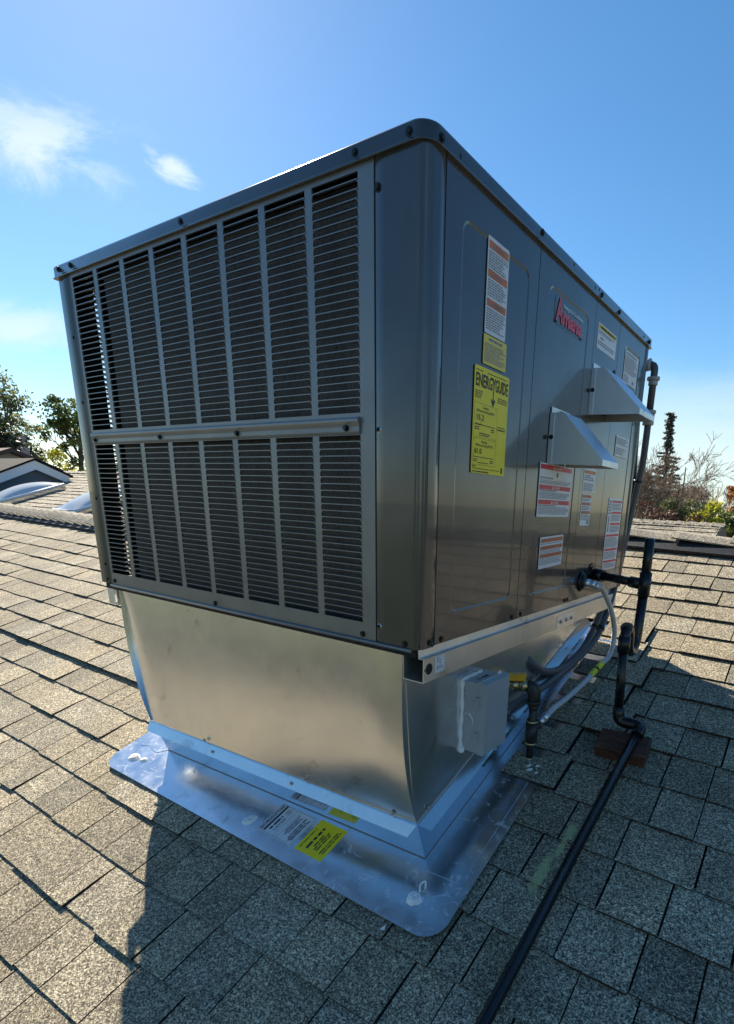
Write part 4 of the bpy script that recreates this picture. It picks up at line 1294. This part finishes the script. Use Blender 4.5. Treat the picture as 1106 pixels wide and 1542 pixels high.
c.add(a + b_ + d_, [(0, 1, 5, 4), (1, 2, 6, 5), (2, 3, 7, 6), (3, 0, 4, 7), (4, 5, 9, 8), (5, 6, 10, 9), (6, 7, 11, 10), (7, 4, 8, 11), (8, 9, 10, 11)])
tag(c.build('block', M['wood'], blk), '', '') if False else c.build('block', M['wood'], blk)

# ================================================================== ELECTRICAL CONDUITS
cd = thing('electrical_conduit', 'dark grey conduit running from behind the electrical box up to the far corner', 'conduit', (-.02, .7, -.24))
c = MB(); c.tube(smooth_path([(-.030, .365, -.262), (-.022, .470, -.262), (-.018, .620, -.262), (-.016, .760, -.252), (-.012, .900, -.232), (-.008, 1.045, -.200), (-.006, 1.130, -.165), (-.006, 1.215, -.080), (-.010, 1.290, .02), (-.014, 1.345, .14), (-.010, 1.372, .26), (.002, 1.375, .375), (.014, 1.368, .46), (.0175, 1.362, .55), (.018, 1.36, .61)], 8), .0125, 12); c.build('conduit_tube', M['conduit'], cd)
c = MB(); c.cyl((.018, 1.36, .600), (.018, 1.36, .640), .021, n=8); c.cyl((.018, 1.36, .640), (.018, 1.36, .650), .024, n=16); c.build('connector', M['boxgrey'], cd)
c = MB(); c.tube([(-.008, 1.150, -.150), (-.006, 1.158, -.142)], .0165, 10); c.tube([(.003, 1.3745, .398), (.0045, 1.374, .405)], .0180, 10); c.build('cable_tie', M['black'], cd)
cd2 = thing('looped_conduit', 'dark grey conduit bulging in a loop off the curb side', 'conduit', (-.02, .8, -.2))
c = MB(); c.tube(smooth_path([(-.066, .640, -.165), (-.050, .655, -.185), (-.034, .700, -.215), (-.024, .790, -.234), (-.018, .900, -.228), (-.018, 1.030, -.195), (-.022, 1.120, -.140), (-.022, 1.200, -.07), (-.024, 1.290, .03), (-.028, 1.345, .15), (-.024, 1.378, .27), (-.020, 1.385, .40), (-.024, 1.375, .52), (-.028, 1.365, .66)], 8), .0125, 12); c.build('conduit_tube', M['conduit'], cd2)
c = MB(); c.tube([(-.022, 1.118, -.142), (-.022, 1.126, -.135)], .0165, 10); c.build('cable_tie', M['black'], cd2)
cd3 = thing('conduit_loop', 'rigid grey conduit bend looping over at the far top corner', 'conduit', (.0, 1.36, .7))
c = MB(); c.tube(fillet([(-.028, 1.36, .655), (-.028, 1.36, .800), (.018, 1.36, .806), (.018, 1.36, .645)], .026, 8), .0130, 12); c.build('conduit_tube', M['conduit'], cd3)
c = MB(); c.cyl((.018, 1.36, .752), (.018, 1.36, .762), .023, n=16); c.cyl((-.016, 1.36, .804), (.004, 1.36, .806), .021, n=10); c.cyl((.018, 1.36, .735), (.018, 1.36, .752), .0175, n=8); c.build('coupling', M['boxgrey'], cd3)
# scrap of paper on the shingles
sp_ = MB(); sp_.prism([rp(-.038, -.081, .012), rp(-.026, -.078, .012), rp(-.030, -.066, .014)], RN * .0006)
tag(sp_.build('paper_scrap', M['paper'], None, loc=rp(-.03, -.077, .012)), 'tiny white triangular scrap on the dark shingles below the flashing', 'scrap')

# ================================================================== BACKGROUND HOUSES
def course_strips(mb, org, ud, vd, nrm, u0, u1, v0, v1, expo=.145, tw=.30, th_=.009):
    """lapped shingle courses on a distant roof plane"""
    org, ud, vd, nrm = V(org), V(ud).normalized(), V(vd).normalized(), V(nrm).normalized()
    v = v0
    while v < v1:
        u = u0 - random.uniform(0, tw)
        while u < u1:
            w = tw * random.uniform(.7, 1.25); a, b_ = max(u, u0), min(u + w, u1) - .006
            if b_ > a:
                tn = random.uniform(.72, 1.08); t_ = th_ * random.uniform(.6, 1.5)
                q = lambda uu, vv, hh: org + ud * uu + vd * vv + nrm * hh
                ve = min(v + expo + .02, v1 + .01)
                mb.add([q(a, v, 0), q(b_, v, 0), q(b_, v, t_), q(a, v, t_), q(a, ve, .001), q(b_, ve, .001)], [(0, 1, 2, 3), (3, 2, 5, 4), (0, 3, 4), (1, 5, 2)], (tn, tn, tn * .98))
            u += w
        v += expo
# wing of the house beyond the ridge, with two domed skylights
wing = thing('house_wing', 'lower shingled roof wing beyond the ridge with two clear domed skylights', 'house', (-10, 3, -4.2))
sl = .333; yw, zw = 4.36, .55
def wz(y): return zw + sl * (y - yw)
vd = V((0, 1, sl)).normalized(); nw = V((0, -sl, 1)).normalized()
b = MB(); b.prism([(-16, -1.5, wz(-1.5) - .02), (-4.0, -1.5, wz(-1.5) - .02), (-4.0, yw, zw - .02), (-16, yw, zw - .02)], (0, 0, -.2))
b.prism([(-16, yw, zw - .02), (-4, yw, zw - .02), (-4, yw + 5, zw - 1.7), (-16, yw + 5, zw - 1.7)], (0, 0, -.2))
b.build('roof', M['farshingle'], wing)
b = MB(); b.box((-15.8, -1.2, -4.2), (-4.2, yw + 4.6, wz(-1.2) - .25)); b.build('wall', M['creamwall'], wing)
b = MB(); course_strips(b, (0, -.5, wz(-.5)), (1, 0, 0), vd, nw, -14, -4, 0, (yw + .5) / vd.y)
o = b.build('shingles', M['farshingle'], wing); o['kind'] = 'stuff'
b = MB()
x = -14
while x < -4:
    tn = random.uniform(.8, 1.1); b.obox((x, yw - .10, zw - .025), V((.20, 0, -.010)), V((0, .10, .040)), V((0, -.005, .016)), (tn, tn, tn)); b.obox((x, yw, zw + .014), V((.20, 0, -.010)), V((0, .10, -.035)), V((0, .005, .016)), (tn, tn, tn)); x += .19
b.build('ridge_cap_row', M['farshingle'], wing)
def skylight(x0, x1, y0, y1, name_lab):
    c = MB()
    q = lambda x, y, h: V((x, y, wz(y))) + nw * h
    hh = .07
    c.add([q(x0, y0, 0), q(x1, y0, 0), q(x1, y1, 0), q(x0, y1, 0), q(x0, y0, hh), q(x1, y0, hh), q(x1, y1, hh), q(x0, y1, hh)], [(0, 1, 5, 4), (1, 2, 6, 5), (2, 3, 7, 6), (3, 0, 4, 7), (4, 5, 6, 7)])
    fr_ = c.build('skylight', M['frame'], wing); fr_['label'] = name_lab
    c = MB(); N = 12; vs_ = []
    for j in range(N + 1):
        for i in range(N + 1):
            a, b_ = i / N, j / N
            h = .125 * (math.sin(math.pi * a) ** .6) * (math.sin(math.pi * b_) ** .6)
            vs_.append(q(x0 + .01 + (x1 - x0 - .02) * a, y0 + .01 + (y1 - y0 - .02) * b_, hh + .012 + h))
    c.add(vs_, [(j * (N + 1) + i, j * (N + 1) + i + 1, (j + 1) * (N + 1) + i + 1, (j + 1) * (N + 1) + i) for j in range(N) for i in range(N)], None, True)
    c.build('dome', M['dome'], fr_)
    c = MB()
    for (a, b_) in (((x0, y0), (x1, y0)), ((x1, y0), (x1, y1)), ((x1, y1), (x0, y1)), ((x0, y1), (x0, y0))):
        c.cyl(q(*a, hh + .012), q(*b_, hh + .012), .020, n=6)
    c.build('dome_rim', M['fascia'], fr_)
skylight(-10.42, -9.86, 2.50, 3.44, 'domed skylight nearer the gable wall')
skylight(-7.85, -7.25, 2.45, 3.42, 'domed skylight half hidden by the big unit')
# grey gable with white fascia
gab = thing('gable_house', 'blue grey gable end with broad white fascia boards on the roof beyond', 'house', (-12, 3, -4.2))
gx = -10.62; py, pz = 3.34, .69; sr = .47
ye, yl = 3.82, .9
b = MB(); b.prism([(gx - .16, ye - .06, -1.5), (gx - .16, ye - .06, pz - sr * (ye - .06 - py) - .05), (gx - .16, py, pz - .05), (gx - .16, yl, pz - sr * (py - yl) - .05), (gx - .16, yl, -1.5)], (-4.5, 0, 0)); b.build('wall', M['bluewall'], gab)
b = MB()
for ya, yb in ((py, ye), (py, yl)):
    za, zb = pz, pz - sr * abs(yb - py)
    b.prism([(gx, ya, za - .005), (gx, yb, zb - .005), (gx, yb, zb - .135), (gx, ya, za - .150)], (-.035, 0, 0))
    b.prism([(gx - .035, ya, za - .12), (gx - .035, yb, zb - .11), (gx - .035, yb, zb - .125), (gx - .035, ya, za - .135)], (-.13, 0, 0))
b.build('fascia', M['fascia'], gab)
b = MB()
for ya, yb in ((py, ye + .05), (py, yl)):
    za, zb = pz, pz - sr * abs(yb - py)
    b.prism([(gx + .03, ya, za + .03), (gx + .03, yb, zb + .03), (gx + .03, yb, zb - .002), (gx + .03, ya, za - .002)], (-4.8, 0, 0))
b.build('roof', M['farshingle'], gab)
# cream house farther back
cr_ = thing('cream_house', 'small cream gable with dark brown trim far behind the white fascia', 'house', (-16, 4.4, -4.2))
gx2 = -15.4; py2, pz2 = 4.62, 1.06
b = MB(); b.prism([(gx2, 6.2, -4.2), (gx2, 6.2, pz2 - .42 * 1.58), (gx2, py2, pz2 - .05), (gx2, 2.6, pz2 - .42 * 2.0), (gx2, 2.6, -4.2)], (-5, 0, 0)); b.build('wall', M['creamwall'], cr_)
b = MB()
for yb in (6.3, 2.5):
    zb = pz2 - .42 * abs(yb - py2)
    b.prism([(gx2 + .25, py2, pz2 + .02), (gx2 + .25, yb, zb + .02), (gx2 + .25, yb, zb - .07), (gx2 + .25, py2, pz2 - .07)], (-5.4, 0, 0))
b.build('roof_trim', M['brownwood'], cr_)
b = MB(); course_strips(b, (gx2 + .3, 0, pz2 - .52), (0, 1, 0), (-1, 0, .30), (.29, 0, 1), 2.0, 6.4, -1.6, -.02); b.prism([(gx2 + 1.9, 2, pz2 - 1.02), (gx2 + 1.9, 6.4, pz2 - 1.02), (gx2 + .3, 6.4, pz2 - .54), (gx2 + .3, 2, pz2 - .54)], (0, 0, -.1)); o = b.build('porch_roof', M['farshingle'], cr_)
b = MB(); b.box((-18.9, 5.65, .3), (-18.4, 6.15, 1.48)); b.box((-18.95, 5.6, 1.48), (-18.35, 6.2, 1.56)); b.build('chimney', M['chimney'], cr_)
# far roof on the right
fh = thing('far_house', 'sunlit far shingled roof ridge ending in a gable behind the ridge vent', 'house', (-4, 8, -4.2))
yr, zr = 7.95, .150; xr0, xr1 = -8.0, -.62
vd2 = V((0, 1, .36)).normalized(); n2 = V((0, -.36, 1)).normalized()
b = MB(); b.prism([(xr0, yr - 3, zr - 1.08 - .01), (xr1, yr - 3, zr - 1.08 - .01), (xr1, yr, zr - .01), (xr0, yr, zr - .01)], (0, 0, -.12)); b.prism([(xr0, yr, zr - .01), (xr1, yr, zr - .01), (xr1, yr + 3, zr - 1.09), (xr0, yr + 3, zr - 1.09)], (0, 0, -.12)); b.build('roof', M['underlay'], fh)
b = MB(); course_strips(b, (0, yr, zr), (1, 0, 0), vd2, n2, xr0, xr1 + .02, -2.9, -.06, .15, .26, .014); o = b.build('shingles', M['farshingle'], fh); o['kind'] = 'stuff'
x = xr0
while x < xr1 - .02:
    tn = random.uniform(.85, 1.1); b = MB()
    b.obox((x, yr - .12, zr - .038), V((.175, 0, -.016)), V((0, .12, .044)), V((0, -.006, .020)), (tn, tn, tn)); b.obox((x, yr, zr + .006), V((.175, 0, -.016)), V((0, .12, -.044)), V((0, .006, .020)), (tn, tn, tn))
    b.build('ridge_cap', M['farshingle'], fh, loc=(x, yr, zr)); x += .165
b = MB(); b.prism([(xr1 - .10, yr - 2.9, -4.2), (xr1 - .10, yr + 2.9, -4.2), (xr1 - .10, yr + 2.9, zr - 1.2), (xr1 - .10, yr, zr - .15), (xr1 - .10, yr - 2.9, zr - 1.2)], (-7.2, 0, 0)); b.build('wall', M['creamwall'], fh)
b = MB()
for s_ in (-1, 1): b.prism([(xr1 + .03, yr, zr + .0), (xr1 + .03, yr + 3 * s_, zr - 1.08), (xr1 + .03, yr + 3 * s_, zr - 1.22), (xr1 + .03, yr, zr - .14)], (-.03, 0, 0))
b.build('barge_board', M['brownwood'], fh)

# ================================================================== TREES
def rnd_dir():
    z = random.uniform(-1, 1); a = random.uniform(0, 2 * math.pi); r_ = math.sqrt(1 - z * z)
    return V((r_ * math.cos(a), r_ * math.sin(a), z))
def leaf(mb, p, s, tone, el=1.6):
    d = rnd_dir(); u = d.orthogonal().normalized(); w = d.cross(u)
    a = random.uniform(0, 6.28); u2 = u * math.cos(a) + w * math.sin(a); w2 = d.cross(u2)
    mb.add([p - u2 * s * el * .5, p + w2 * s * .42, p + u2 * s * el * .5, p - w2 * s * .42], [(0, 1, 2, 3)], tone)
def clump(mb, cpt, rad, n, s, dens=1.0):
    cpt = V(cpt); base = random.uniform(.15, .75)
    for _ in range(n):
        d = rnd_dir(); q = cpt + V((d.x * rad[0], d.y * rad[1], d.z * rad[2])) * (random.random() ** .45)
        leaf(mb, q, s * random.uniform(.6, 1.35), min(1, max(0, base + random.uniform(-.3, .3))))
def limb(mb, p, d, ln, r_, depth, spread, up, tips, sides=4, minr=.004, n_child=(2, 4)):
    """crooked tapering branch that forks"""
    pts = [V(p)]; d = V(d).normalized(); k = 4
    for i in range(k):
        d = (d + rnd_dir() * .16 + V((0, 0, up))).normalized(); pts.append(pts[-1] + d * ln / k)
    mb.tube(pts, [max(minr, r_ * (1 - .5 * i / k)) for i in range(k + 1)], sides, None, False)
    if depth == 0:
        tips.append(pts[-1]); return
    for _ in range(random.randint(*n_child)):
        i = random.randint(2, k); nd_ = (d + rnd_dir() * spread).normalized()
        limb(mb, pts[i], nd_, ln * random.uniform(.55, .85), max(minr, r_ * .5), depth - 1, spread, up, tips, sides, minr, n_child)
    tips.append(pts[-1])
GZ = -4.2
def leafy_tree(name, label, cat, x, y, top, bottom, rad, mleaf, nclump, per, ls, group=None, trunk_r=.14, lean=(0, 0), clr=.33):
    t = thing(name, label, cat, (x, y, GZ), group)
    tips = []; tb = MB(); h0 = bottom + (top - bottom) * .15
    tb.tube(smooth_path([(x, y, GZ), (x + .1, y, (GZ + h0) / 2), (x + lean[0] * .4, y + lean[1] * .4, h0), (x + lean[0], y + lean[1], bottom + (top - bottom) * .75)], 4), [trunk_r * (1 - .055 * i) for i in range(13)], 7)
    for i in range(7):
        zz = bottom + (top - bottom) * random.uniform(0, .55)
        limb(tb, (x + lean[0] * .5, y + lean[1] * .5, zz), (random.uniform(-1, 1), random.uniform(-1, 1), random.uniform(.3, 1)), rad * random.uniform(.6, .95), trunk_r * .34, 2, .75, .06, tips)
    tb.build('trunk', M['bark'], t)
    cb = MB()
    cz = (top + bottom) / 2; hz = (top - bottom) / 2
    for i in range(nclump):
        if tips and random.random() < .7:
            p = random.choice(tips) + rnd_dir() * .15
            if not bottom - .2 < p.z < top: p.z = random.uniform(bottom, top)
        else:
            d = rnd_dir() * (random.random() ** .4); p = V((x + lean[0] * .6 + d.x * rad, y + lean[1] * .6 + d.y * rad, cz + d.z * hz))
        r_ = clr * random.uniform(.55, 1.25)
        clump(cb, p, (r_, r_, r_ * .75), int(per * random.uniform(.5, 1.4)), ls)
    cb.build('crown', mleaf, t)
    return t
leafy_tree('tall_tree', 'tall airy olive green tree at the left edge above the gable', 'tree', -20.35, 5.85, 3.75, .3, 1.30, M['leaf'], 75, 70, .062)
leafy_tree('tall_tree', 'thin wispy olive tree between the tall left tree and the yellow leaved one', 'tree', -23.9, 8.0, 2.65, .2, 1.05, M['leaf'], 36, 46, .065, clr=.30)
leafy_tree('leafy_tree', 'green and yellow leaved tree close beside the left edge of the unit', 'tree', -21.35, 8.55, 3.05, .6, .95, M['leafgreen'], 60, 60, .085, lean=(.2, .25), clr=.28)
leafy_tree('round_bush', 'small bright yellow green bush behind the peak of the white fascia', 'bush', -15.6, 5.62, 1.12, -.3, .38, M['leafyellow'], 16, 60, .06, trunk_r=.05, clr=.2)
leafy_tree('round_bush', 'pale green low bush just left of the unit above the wing ridge', 'bush', -19.0, 8.3, 1.05, -.6, .75, M['leafyellow'], 20, 55, .07, trunk_r=.05, clr=.25)
leafy_tree('dark_tree', 'very dark green tree mass at the left edge above the cream house', 'tree', -17.9, 4.90, 2.15, .2, .75, M['leafdark'], 60, 90, .08, clr=.3)
leafy_tree('dark_tree', 'dark green tree behind the chimney of the cream house', 'tree', -22.5, 7.2, 1.9, -.2, .8, M['leafdark'], 40, 70, .09, clr=.3)
# conifer with a thin ragged leader
t = thing('conifer_tree', 'tall ragged conifer with a thin leaning top at the right', 'tree', (-7.7, 34.2, GZ))
tb = MB(); tb.tube(smooth_path([(-7.7, 34.2, GZ), (-7.75, 34.2, 0), (-7.95, 34.15, 3), (-8.0, 34.1, 5.6)], 4), [.22 - .0155 * i for i in range(13)], 7); tb.build('trunk', M['bark'], t)
cb = MB(); z = -1.0; bb = MB()
while z < 5.75:
    f = (5.9 - z) / 6.9
    rad = .20 + (1.75 * f ** 1.35 if z < 3.6 else .12 * f + .06)
    for _ in range(5 if z < 3.6 else 7):
        a = random.uniform(0, 6.28); ln = rad * random.uniform(.45, 1.15)
        p0 = V((-7.72 - .06 * max(0, z), 34.2, z)); d = V((math.cos(a), math.sin(a), random.uniform(-.35, .25)))
        p1 = p0 + d * ln
        bb.tube([p0, p0 + d * ln * .5 + V((0, 0, .04)), p1], [.025, .016, .006], 3, None, False)
        m_ = max(3, int(ln * 16))
        for i in range(m_):
            tt = random.uniform(.25, 1.0); clump(cb, p0 + d * ln * tt, (.10, .10, .06), 7, .075)
    z += .17 if z < 3.6 else .13
bb.build('branches', M['bark'], t); cb.build('crown', M['needle'], t)
def bare_tree(label, x, y, zfork, ln, r_, depth, spread, up, nl, group=None, tilt=(0, 0)):
    t = thing('bare_tree', label, 'tree', (x, y, GZ), group)
    tb = MB(); tb.tube(smooth_path([(x, y, GZ), (x + .05, y, (GZ + zfork) / 2), (x, y, zfork)], 4), [r_ * (1 - .04 * i) for i in range(9)], 7); tb.build('trunk', M['bark'], t)
    bm_ = MB(); tips = []
    for i in range(nl):
        a = 6.28 * i / nl + random.uniform(-.4, .4)
        limb(bm_, (x, y, zfork - random.uniform(0, .5)), (math.cos(a) * .8 + tilt[0], math.sin(a) * .8 + tilt[1], random.uniform(.35, 1.0)), ln * random.uniform(.75, 1.1), r_ * .38, depth, spread, up, tips, 3, .008, (3, 4))
    bm_.build('branches', M['twig'], t)
    return t, tips
bare_tree('broad bare grey tree against the right edge of the unit', -6.75, 24.1, -.3, 1.62, .15, 5, .85, .05, 7)
bare_tree('bare brown twiggy tree in front of the conifer base', -6.15, 25.4, -.6, 1.2, .13, 5, .9, .05, 7)
bare_tree('bare tree with long branches reaching right of the conifer', -5.35, 28.6, -.1, 1.10, .12, 5, .8, .03, 6, tilt=(.25, 0))
bare_tree('faint bare tree at the right edge behind the orange leaves', -4.25, 32.8, -.2, 1.3, .11, 4, .75, .08, 5)
bare_tree('low bare grey tree left of the yellow bush', -4.5, 22.0, -.9, .8, .08, 4, .9, .03, 5)
leafy_tree('round_bush', 'bright yellow leaved bush above the end of the far roof', 'bush', -2.72, 18.85, .62, -.9, .42, M['leafyellow'], 30, 70, .075, trunk_r=.05, clr=.22)
leafy_tree('round_bush', 'olive yellow bush left of the bright yellow bush', 'bush', -3.75, 20.6, 1.00, -.6, .55, M['leaf'], 26, 60, .08, trunk_r=.05, clr=.25)
leafy_tree('round_bush', 'dark red leaved bush just over the far ridge caps', 'bush', -3.15, 17.6, .28, -.9, .48, M['leafred'], 26, 70, .065, trunk_r=.05, clr=.22)
leafy_tree('round_bush', 'brownish red thicket behind the far ridge at the unit edge', 'bush', -4.5, 19.2, .55, -.9, .75, M['leafred'], 26, 50, .06, trunk_r=.05, clr=.28)
leafy_tree('leafy_tree', 'orange leaved autumn tree at the right edge', 'tree', -2.25, 23.0, 1.45, -.2, .42, M['leaforange'], 24, 60, .08, trunk_r=.08, clr=.25)
leafy_tree('leafy_tree', 'mid green tree below the orange leaves at the right edge', 'tree', -1.95, 19.9, .50, -1.2, .62, M['leafgreen'], 40, 70, .075, trunk_r=.08, clr=.26)
leafy_tree('leafy_tree', 'green hedge like tree behind the yellow bush', 'tree', -3.3, 24.5, .55, -1.2, .9, M['leafgreen'], 36, 60, .08, trunk_r=.08, clr=.3)
pl_ = thing('dead_trunk', 'pair of dark bare upright trunks right of the conifer', 'tree trunk', (-4.95, 25.55, GZ))
b = MB(); b.tube(smooth_path([(-4.90, 25.56, GZ), (-4.93, 25.56, 0), (-4.97, 25.56, 2.2)], 4), [.06 - .0045 * i for i in range(9)], 6); b.build('trunk', M['pole'], pl_)
b = MB(); b.tube(smooth_path([(-5.10, 25.5, GZ), (-5.11, 25.5, 0), (-5.12, 25.5, 1.6)], 4), [.055 - .0045 * i for i in range(9)], 6); b.build('trunk', M['pole'], pl_)
# trees and houses around, seen only as reflections in the sheet metal
for i, (x, y, tp, rd, lab) in enumerate(((9.5, 6.5, 3.2, 2.0, 'green tree beyond the right end of the roof'), (13.0, -3.0, 3.0, 2.4, 'broad green tree out beyond the roof to the right'), (11.5, 2.5, 2.2, 2.2, 'low green tree just past the right end of the roof'), (14.0, 8.5, 3.4, 2.6, 'large green tree far out to the right'), (12.5, -7.0, 2.4, 2.4, 'green tree out beyond the roof corner behind the camera'), (5.0, -13.0, 2.6, 2.6, 'green tree below the eave behind the camera'), (-4.0, -15.0, 3.4, 2.8, 'tall green tree past the eave behind the camera'))):
    leafy_tree('leafy_tree', lab, 'tree', x, y, tp, -2.5, rd, M['leafgreen'], 40, 50, .22, trunk_r=.16, clr=.7)

for o in sc.objects:
    if o.parent is None and o.get('label'):
        for nm, gname in (('bare_tree', 'bare trees beyond the far roof'), ('round_bush', 'bushes beyond the roofs'), ('tall_tree', 'tall olive trees on the left'), ('dark_tree', 'dark trees on the left'), ('leafy_tree', 'leafy trees around the house')):
            if o.name.split('.')[0] == nm: o['group'] = gname
        if o.name.split('.')[0] in ('electrical_conduit', 'looped_conduit'): o['group'] = 'grey conduits at the far corner of the unit'
